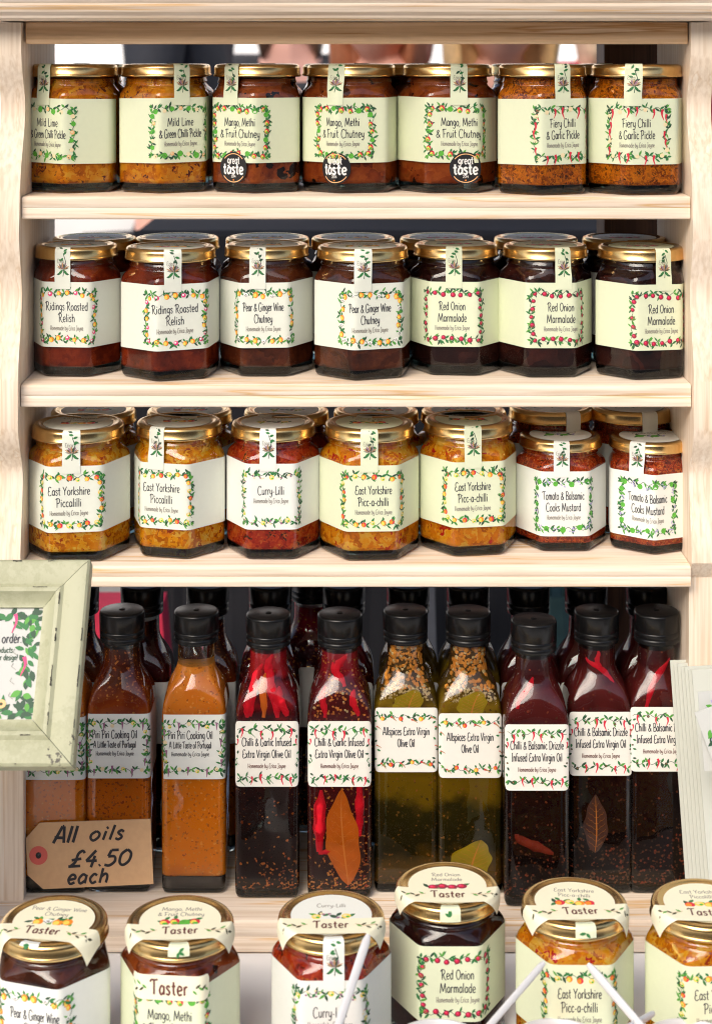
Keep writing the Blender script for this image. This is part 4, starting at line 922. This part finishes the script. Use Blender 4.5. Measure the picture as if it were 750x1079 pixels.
P.text('to order.', xe - .0118, .0127, .0060, INK, .11, width=.0195, align='r'); P.text('products.', xe - .0162, .0066, .0036, LEAFD, .12, width=.0135, align='r')
P.text('longer design!', xe - .0135, .0019, .0036, LEAFD, .12, width=.0185, align='r')
P.strip([(xe - .0290, -.0018), (xe - .0245, -.0019)], .0008, INKS['red'])
P.build('notice_print', fm, nt_, base=.0001)
bt_, tp_ = at(80, 812, 1.063), at(98, 601, 1.131)
lean = math.atan2(tp_.y - bt_.y, tp_.z - bt_.z)
fr.location = (bt_.x - FW / 2, bt_.y + .0, bt_.z); fr.rotation_euler = (-lean, 0, R(0))
# riser the frame stands on (outside the left edge of the photograph)
ri = thing('display_riser', 'pine riser box holding up the green picture frame beyond the left edge', 'box', (-.31, bt_.y + .012, 0))
bm = bmesh.new(); box(bm, -.075, .040, -.04, .055, 0, bt_.z - .0095, .002); obj('riser_body', mesh_from('riser_body', bm, wood('pine_riser', 0, seed=13)), ri)
bm = bmesh.new(); box(bm, -.075, .040, -.034, -.026, bt_.z - .0093, bt_.z + .0, .001); obj('lip', mesh_from('lip', bm, wood('pine_riser', 0)), ri)

# ================================================================== PRICE TAG
tg = thing('price_tag', 'brown card price tag handwritten in black, propped on the Piri Piri bottles', 'price tag')
KR = plain('kraft_card', (.56, .345, .185), .8, var=.10, scale=220, bump=.1)
c = at(95, 900, 1.2285); tg.location = c; tg.rotation_euler = (R(-3), R(-2.2), 0); k = 1.2285 / FPX
out = [(-56, 36), (64, 36), (66, -32), (-48, -36), (-66, -20), (-68, 20)]
out = [(-52, 34.5), (65, 34), (66, -33), (-50, -34), (-66, -19), (-67, 19)]
bm = bmesh.new(); A = [bm.verts.new((x * k, -.0004, y * k)) for x, y in out]; B = [bm.verts.new((x * k, .0004, y * k)) for x, y in out]; bm.faces.new(A); bm.faces.new(B[::-1])
for i in range(6): bm.faces.new((A[i], B[i], B[(i + 1) % 6], A[(i + 1) % 6]))
bmesh.ops.recalc_face_normals(bm, faces=bm.faces[:]); obj('card', mesh_from('card', bm, KR), tg)
tm = lambda u, v, off: (u, -.0005 - off, v)
P = Print(); P.ell(-54 * k, 1 * k, 9.7 * k, 9.7 * k, plain('red_reinforcement', (.55, .10, .08), .6), n=28); P.ell(-54 * k, 1 * k, 3 * k, 3.4 * k, plain('hole_dark', (.02, .02, .02), .9)); P.strip([(-54.5 * k, 1 * k), (-52 * k, 3.4 * k), (-51.5 * k, 1 * k)], 1.6 * k, INK)
P.build('reinforcement_ring', tm, tg)
P = Print(); PEN = plain('black_marker', (.012, .012, .018), .5)
def tw(t, cx, y, h, wd, slant): P.text(t, cx * k, y * k, h * k, PEN, .18, width=wd * k, slant=slant, gap=.10)
tw('All', -26, 13, 17, 25, .30); tw('oils', 18, 14.5, 15, 38, .26); tw('\u00a34.50', 10, -12, 16, 66, .26); tw('each', -3, -29.5, 15, 45, .20)
P.build('handwriting', tm, tg)

# ================================================================== CARDS at the right
CG = 'upright white cards fanned at the right'
labs = ['rearmost tall white card of the fanned stack, its left edge against the dark bottle', 'second tall white card from the back of the fanned stack', 'third tall white card of the fanned stack, thin left edge showing', 'fourth tall white card, in the middle of the fanned stack', 'fifth tall white card of the fanned stack beside the upright', 'sixth tall white card, next to the front of the fanned stack', 'frontmost tall white card of the fanned stack, printed with a dotted line']
CARD = plain('white_leaflet', (.53, .545, .485), .6, var=.03, scale=30)
for i in range(7):
    d = 1.2035 - i * .0036; p0 = at(724 + i * 4.4, 957, d); p1 = at(711.5 + i * 4.4, 693 + i * 1.6 + (1.5 if i % 2 else 0), d + .035)
    h = p1.z - ZB - .0006; wd = .105
    bm = bmesh.new(); sk = .0
    box(bm, 0, wd, -.0006, .0006, 0, h / math.cos(math.atan2(.030, h)), .0002)
    o = obj('greeting_card', mesh_from('greeting_card', bm, CARD), None, label=labs[i], category='card', group=CG)
    o.location = (p0.x, p0.y, ZB + .0006); o.rotation_euler = (-math.atan2(.030, h), R(-2.2 - .1 * i), R(1.0))
    if i == 6:
        P = Print(); P.strip([(.004 + q * .003, .040 - .0022 * math.sin(q * .8) - q * .0006) for q in range(14)], .0003, INKS['grey'])
        for q in range(13): P.leaf(.005 + q * .003, .040 - q * .0006, (q % 2) * 2.4 - 1, .0016, .0006, INKS['grey'])
        P.build('dotted_print', lambda u, v, off: (u, -.0007 - off, v), o)
for i, (x, y, rz, lab) in enumerate(((734.5, 729, 6, 'small white gift card with a green leaf, upper of the two on the fanned cards'), (731, 751, 22, 'small white gift card tilted over, lower of the two on the fanned cards'))):
    d = 1.160 - i * .006; p = at(x, y, d)
    bm = bmesh.new(); box(bm, 0, .07, -.0005, .0005, -.052, 0, .0002)
    o = obj('gift_card', mesh_from('gift_card', bm, PAPER_W), None, label=lab, category='card', group='small gift cards at the right edge'); o.location = p; o.rotation_euler = (R(-6), R(-rz * .6), 0)
    if i: o.rotation_euler = (R(-6), R(-20), 0)
    P = Print(); rg = random.Random(i + 3)
    for q in range(16): P.leaf(.0050 + rg.uniform(0, .012), -.014 + rg.uniform(-.008, .006), rg.uniform(0, 6.28), .0055, .0026, rg.choice((LEAF, LEAF2, LEAFD, INKS['lilac'])))
    fruit(P, 'lilac', .009, -.024, .004, rg)
    P.build('card_print', lambda u, v, off: (u, -.0006 - off, v), o)

# ================================================================== TASTING POTS AND SPOONS
def pot(px, py_rim, d, r, h, label, fillmat=None):
    p = at(px, py_rim, d); o = thing('tasting_pot', label, 'pot', (p.x, p.y, .0), 0, 'white tasting pots at the front')
    bm = bmesh.new(); lathe(bm, [(r * .70, .0006), (r * .74, .0006), (r * .97, h * .93), (r * 1.04, h * .97), (r * 1.05, h), (r * 1.0, h), (r * .95, h * .95), (r * .72, .0025), (.0005, .002)], 48)
    obj('pot_body', sharp(mesh_from('pot_body', bm, WH_PL), 50), o)
    if fillmat:
        bm = bmesh.new(); rg = random.Random(px)
        for k in range(26):
            a = rg.uniform(0, 6.28); q = r * .6 * rg.random() ** .5; bmesh.ops.create_icosphere(bm, subdivisions=1, radius=rg.uniform(.004, .007), matrix=Matrix.Translation((q * math.cos(a), q * math.sin(a), h * .62 + rg.uniform(0, .011) * (1 - q / r))))
        lathe(bm, [(.0005, .0030), (r * .70, .0030), (r * .88, h * .68), (.0005, h * .72)], 24)
        obj('relish', mesh_from('relish', bm, fillmat, True), o)
    return o
pot(588, 1101, 1.018, .0285, .0375, 'white tasting pot of yellow relish in front of the Picc-a-chilli taster', J['picchilli']['m'])
pot(727, 1101, 1.018, .0285, .0375, 'white tasting pot at the right in front of the Piccalilli taster', J['picca']['m'])
pot(462, 1104, 1.018, .0280, .0375, 'white tasting pot in front of the Red Onion Marmalade taster', J['onion']['m'])
pot(345, 1128, 1.000, .0280, .0350, 'white tasting pot under the spoon in front of the Curry-Lilli taster', J['curry']['m'])
pot(262, 1100, 1.020, .0120, .0380, 'tiny white sample cup in front of the Mango Methi taster', None)
pot(126, 1102, 1.018, .0130, .0380, 'tiny white sample cup between the pear and mango tasters', None)
def spoon(p0, p1, wid, label):
    """flat plastic stick: tip at the top, bowl at the lower end"""
    a, b = Vector(p0), Vector(p1); dr = (b - a).normalized()
    t = (a.z - .0075) / -dr.z if dr.z < 0 else .1; e = a + dr * t
    o = thing('tasting_spoon', label, 'spoon', e, 0, 'white plastic tasting spoons')
    side = dr.cross(Vector((0, 1, 0))).normalized(); up = side.cross(dr).normalized()
    bm = bmesh.new(); L = (e - a).length; rings = []
    for s_, w_ in ((0, .55), (.004, .95), (.010, 1), (L * .55, .92), (L * .85, .80), (L, .7)):
        c_ = a + dr * s_ - e
        rings.append([c_ + side * wid * w_ * math.cos(2 * math.pi * j / 12) * .5 + up * .0024 * math.sin(2 * math.pi * j / 12) * .5 for j in range(12)])
    loft(bm, rings); obj('handle', sharp(mesh_from('handle', bm, WH_PL), 60), o)
    bm = bmesh.new(); bmesh.ops.create_uvsphere(bm, u_segments=16, v_segments=8, radius=1)
    M = Matrix((side * .007, dr * .011, up * .003)).transposed()
    for v in bm.verts: v.co = M @ v.co
    obj('spoon_bowl', mesh_from('spoon_bowl', bm, WH_PL, True), o)
spoon(at(388, 985, 1.030), at(357, 1079, .996), .0054, 'white plastic spoon leaning in front of the Curry-Lilli taster')
spoon(at(573, 1014, 1.030), at(517, 1079, 1.002), .0047, 'white plastic spoon slanting down left across the Picc-a-chilli taster')
spoon(at(619, 1016, 1.030), at(673, 1079, 1.002), .0052, 'white plastic spoon slanting down right across the Picc-a-chilli taster')
spoon(at(688, 1068, 1.022), at(668, 1079, 1.005), .0056, 'white plastic spoon end crossing at the right by the Piccalilli taster')

# ================================================================== BEHIND THE STALL
bm = bmesh.new(); box(bm, .2005, .245, .150, .195, -.75, 1.3, .002)
obj('timber_post', mesh_from('timber_post', bm, wood('dark_timber', 2, (.10, .045, .022), (.075, .032, .016), (.045, .02, .01))), None, label='dark brown timber post behind the right end of the shelves', category='post')
tw_ = thing('tent_wall', 'white canvas tent wall far behind the shelves', 'tent', (0, 4.2, -.75))
bm = bmesh.new(); nn = 120
for s_ in (0, .004):
    pass
A = [[(-4 + 8 * i / nn, .04 * math.sin(i * .6) + s_, z) for i in range(nn + 1)] for z in (0, 2.6) for s_ in (0,)]
va = [[bm.verts.new(p) for p in r] for r in A]; vb = [[bm.verts.new((p[0], p[1] + .004, p[2])) for p in r] for r in A]
for i in range(nn):
    bm.faces.new((va[0][i], va[0][i + 1], va[1][i + 1], va[1][i])); bm.faces.new((vb[0][i + 1], vb[0][i], vb[1][i], vb[1][i + 1]))
    bm.faces.new((va[1][i], va[1][i + 1], vb[1][i + 1], vb[1][i])); bm.faces.new((va[0][i + 1], va[0][i], vb[0][i], vb[0][i + 1]))
obj('canvas', mesh_from('canvas', bm, plain('white_canvas', (.82, .82, .83), .8, var=.02, scale=4), True), tw_)
for x in (-3.9, 0, 3.9):
    bm = bmesh.new(); box(bm, x - .02, x + .02, .06, .10, 0, 2.7, .003); obj('tent_pole', mesh_from('tent_pole', bm, plain('grey_steel', (.3, .3, .31), .4, 1)), tw_)

def skin_mesh(V, E, rad, sub=2):
    me = bpy.data.meshes.new('tmp'); me.from_pydata(V, E, []); o = bpy.data.objects.new('tmp', me); COL.objects.link(o)
    m = o.modifiers.new('s', 'SKIN'); me.skin_vertices  # layer made by the modifier
    for i, r in enumerate(rad): me.skin_vertices[0].data[i].radius = r if isinstance(r, tuple) else (r, r)
    me.skin_vertices[0].data[0].use_root = True
    s = o.modifiers.new('u', 'SUBSURF'); s.levels = sub; s.render_levels = sub
    dg = bpy.context.evaluated_depsgraph_get(); dg.update()
    res = bpy.data.meshes.new_from_object(o.evaluated_get(dg)); bpy.data.objects.remove(o); return res
def person(px, d, height, turn, label, hair, coat, trouser, top_col=None, hairlong=True):
    p = at(px, 0, d); k = height / 1.70
    SK = plain('skin_tone', (.72, .38, .30), .5, var=.05, scale=20); LIP = plain('lip_pink', (.55, .10, .12), .4); EYE = plain('eye_dark', (.03, .02, .02), .3)
    V = [(0, 0, .93), (0, .01, 1.08), (0, .015, 1.25), (0, .01, 1.38), (0, 0, 1.46), (0, -.02, 1.52)]; rad = [(.155, .11), (.135, .095), (.155, .105), (.12, .085), (.055, .055), (.05, .05)]
    E = [(0, 1), (1, 2), (2, 3), (3, 4), (4, 5)]
    def add(v, r, par): V.append(v); rad.append(r); E.append((par, len(V) - 1)); return len(V) - 1
    for s in (-1, 1):
        h_ = add((s * .09, 0, .86), (.085, .085), 0); kn = add((s * .10, -.01, .48), (.055, .055), h_); an = add((s * .10, .02, .09), (.038, .038), kn); add((s * .11, -.12, .035), (.035, .03), an)
        sh = add((s * .17, .01, 1.40), (.06, .06), 3); el = add((s * .235, .02, 1.12), (.042, .042), sh); wr = add((s * .20, -.14, .96), (.026, .03), el); hd = add((s * .185, -.20, .935), (.022, .036), wr)
        for f in range(4): a_ = add((s * (.185) + (f - 1.5) * .017, -.245, .93), (.0085, .0085), hd); add((s * .185 + (f - 1.5) * .017, -.268 - .006 * (f % 2), .912), (.0075, .0075), a_)
        a_ = add((s * .185 - s * .035, -.205, .93), (.0095, .0095), hd); add((s * .185 - s * .045, -.235, .915), (.0085, .0085), a_)
    me = skin_mesh(V, E, rad, 1)
    bm = bmesh.new(); bm.from_mesh(me)
    hb = bmesh.new(); bmesh.ops.create_uvsphere(hb, u_segments=40, v_segments=30, radius=1)
    hc = Vector((0, -.03, 1.60))
    for v in hb.verts:
        n = v.co.copy(); x, y, z = n.x * .074, n.y * .095, n.z * .115
        if z < 0: x *= 1 - .35 * (-n.z) ** 1.5; y = y * (1 - .18 * (-n.z))
        if n.y < 0:
            nz = math.exp(-((n.x / .16) ** 2)) * math.exp(-(((z + .015) / .022) ** 2)); y -= .020 * nz
            y -= .006 * math.exp(-((n.x / .30) ** 2)) * math.exp(-(((z + .055) / .012) ** 2))
            y += .010 * math.exp(-(((abs(n.x) - .42) / .16) ** 2)) * math.exp(-(((z - .008) / .014) ** 2))
        if abs(n.x) > .9: x += math.copysign(.012, n.x) * math.exp(-((z / .03) ** 2)) * math.exp(-((n.y / .3) ** 2))
        v.co = hc + Vector((x, y, z))
    hm = bpy.data.meshes.new('h'); hb.to_mesh(hm); hb.free(); bm.from_mesh(hm)
    me2 = mesh_from('person', bm, [SK, LIP, EYE, ], True)
    o = bpy.data.objects.new('tmp', me2); COL.objects.link(o); r = o.modifiers.new('r', 'REMESH'); r.mode = 'VOXEL'; r.voxel_size = .0085
    dg = bpy.context.evaluated_depsgraph_get(); dg.update(); body = bpy.data.meshes.new_from_object(o.evaluated_get(dg)); bpy.data.objects.remove(o)
    for pl in body.polygons:
        pl.use_smooth = True; c_ = pl.center - hc
        pl.material_index = 1 if (abs(c_.x) < .026 and abs(c_.z + .055) < .0095 and c_.y < -.05) else 2 if (abs(abs(c_.x) - .031) < .013 and abs(c_.z - .008) < .007 and c_.y < -.04) else 0
    b = obj('person', body, None, label=label, category='person'); b.location = (p.x, p.y, -.75); b.scale = (k, k, k); b.rotation_euler = (0, 0, R(turn))
    # jacket and trousers: looser shells grown on the same skeleton
    jv = [i for i in range(len(V))]
    def cloth(name, keep, grow, mat, shift=None):
        mp_ = {}; vv, rr, ee = [], [], []
        for i in keep: mp_[i] = len(vv); vv.append(V[i]); rr.append((rad[i][0] + grow, rad[i][1] + grow))
        for a_, b_ in E:
            if a_ in mp_ and b_ in mp_: ee.append((mp_[a_], mp_[b_]))
        m_ = skin_mesh(vv, ee, rr, 1); m_.materials.clear(); m_.materials.append(mat)
        for q in m_.polygons: q.use_smooth = True
        obj(name, m_, b)
    n0 = 6; per = 18
    # indices of one side: hip, knee, ankle, toe, shoulder, elbow, wrist, ...
    arm = [n0 + 4, n0 + 5, n0 + 6, n0 + per + 4, n0 + per + 5, n0 + per + 6]; leg_ = [n0, n0 + 1, n0 + 2, n0 + per, n0 + per + 1, n0 + per + 2]
    cloth('jacket', [0, 1, 2, 3] + arm, .016, coat); cloth('trousers', [0] + leg_, .012, trouser)
    bm = bmesh.new(); bmesh.ops.create_uvsphere(bm, u_segments=32, v_segments=24, radius=1); rg = random.Random(px)
    for v in bm.verts:
        n = v.co.copy(); z = n.z * .122 + .012; fl = 1 + .05 * math.sin(n.x * 23 + n.y * 17)
        x, y = n.x * .088 * fl, n.y * .108 * fl + .008
        if hairlong and n.z < .1: z = n.z * .26; x *= 1.12; y = max(y, .012) if abs(n.x) < .72 else max(y, -.055)
        elif n.y < 0 and n.z < .55: y = max(y, -.03)
        v.co = hc + Vector((x, y, z))
    obj('hair', mesh_from('hair', bm, hair, True), b)
    return b
bm = bmesh.new(); q0, q1 = at(141, 0, 2.25).x, at(664, 0, 2.25).x; rows_ = []
for z, o_ in ((-.75, .02), (-.3, .012), (.36, 0), (.392, 0), (.398, -.006)):
    ring = []
    for i in range(160):
        t = i / 160 * 4; sg = int(t); f = t - sg; a = [(q0, 0), (q1, 0), (q1, .5), (q0, .5)][sg]; b_ = [(q1, 0), (q1, .5), (q0, .5), (q0, 0)][sg]; wv = o_ * (1 + .8 * math.sin(i * .9)) if o_ > 0 else o_
        nn_ = [(0, -1), (1, 0), (0, 1), (-1, 0)][sg]; ring.append((a[0] + (b_[0] - a[0]) * f + nn_[0] * wv, 2.25 - D0 + a[1] + (b_[1] - a[1]) * f + nn_[1] * wv, z))
    rows_.append(ring)
loft(bm, rows_); obj('covered_counter', mesh_from('covered_counter', bm, plain('black_drape', (.014, .014, .018), .9, var=.3, scale=8), False), None, label='high counter draped in black cloth behind the shelf unit', category='counter')
def bag(px, py, d, w_, h_, col, label):
    p = at(px, py, d); o = thing('shopping_bag', label, 'bag', p); bm = bmesh.new()
    loft(bm, [[(sx * w_ * k_ / 2, sy * .03 * k_, z) for sx, sy in ((-1, -1), (-.3, -1.25), (.3, -1.25), (1, -1), (1, 1), (-1, 1))] for z, k_ in ((-h_, .85), (-h_ * .95, .95), (-h_ * .4, 1.05), (0, .96))])
    obj('bag_body', mesh_from('bag_body', bm, plain(col[0], col[1], .7, var=.2)), o)
    bm = bmesh.new(); tube(bm, [(w_ * .25 * math.cos(math.pi * i / 10), -.03, .08 * math.sin(math.pi * i / 10) - .004) for i in range(11)], [.006] * 11); obj('handle', mesh_from('handle', bm, plain(col[0], col[1], .7), True), o)
bag(104, 632, 2.0, .16, .22, ('red_bag_cloth', (.55, .02, .06)), 'red shopping bag behind the first Piri Piri bottles')
bag(583, 620, 2.1, .05, .20, ('teal_bag_cloth', (.02, .055, .055)), 'small teal bag seen between the drizzle bottles')
bag(434, 612, 2.1, .055, .24, ('grey_bag_cloth', (.14, .14, .15)), 'small grey bag seen between the back row bottle caps')
NAVY = plain('navy_jacket_cloth', (.012, .014, .022), .85, var=.3); BLACKC = plain('black_coat_cloth', (.010, .010, .012), .85, var=.3); CHAR = plain('charcoal_coat_cloth', (.03, .03, .035), .85, var=.3); REDC = plain('red_coat_cloth', (.40, .03, .05), .8, var=.2)
JEAN = plain('dark_denim', (.015, .02, .035), .85, var=.3)
person(196, 3.9, 1.80, 80, 'tall person in a dark navy jacket seen side-on behind the left of the shelves', plain('black_hair', (.012, .01, .008), .5), NAVY, JEAN, hairlong=False)
person(306, 4.4, 1.62, 0, 'small distant person with brown hair standing near the white tent', plain('brown_hair', (.10, .05, .03), .5, var=.4), CHAR, JEAN)
person(405, 2.9, 1.56, -25, 'person with auburn hair and a black coat behind the middle of the shelves', plain('auburn_hair', (.32, .11, .05), .5, var=.4), BLACKC, JEAN)
person(525, 2.6, 1.555, 4, 'person with long blonde hair and a dark coat facing the shelves', plain('blonde_hair', (.68, .42, .19), .5, var=.3), CHAR, JEAN)
person(648, 3.2, 1.60, 20, 'person in a red coat with fair hair behind the right of the shelves', plain('fair_hair', (.55, .42, .30), .5, var=.3), REDC, JEAN)
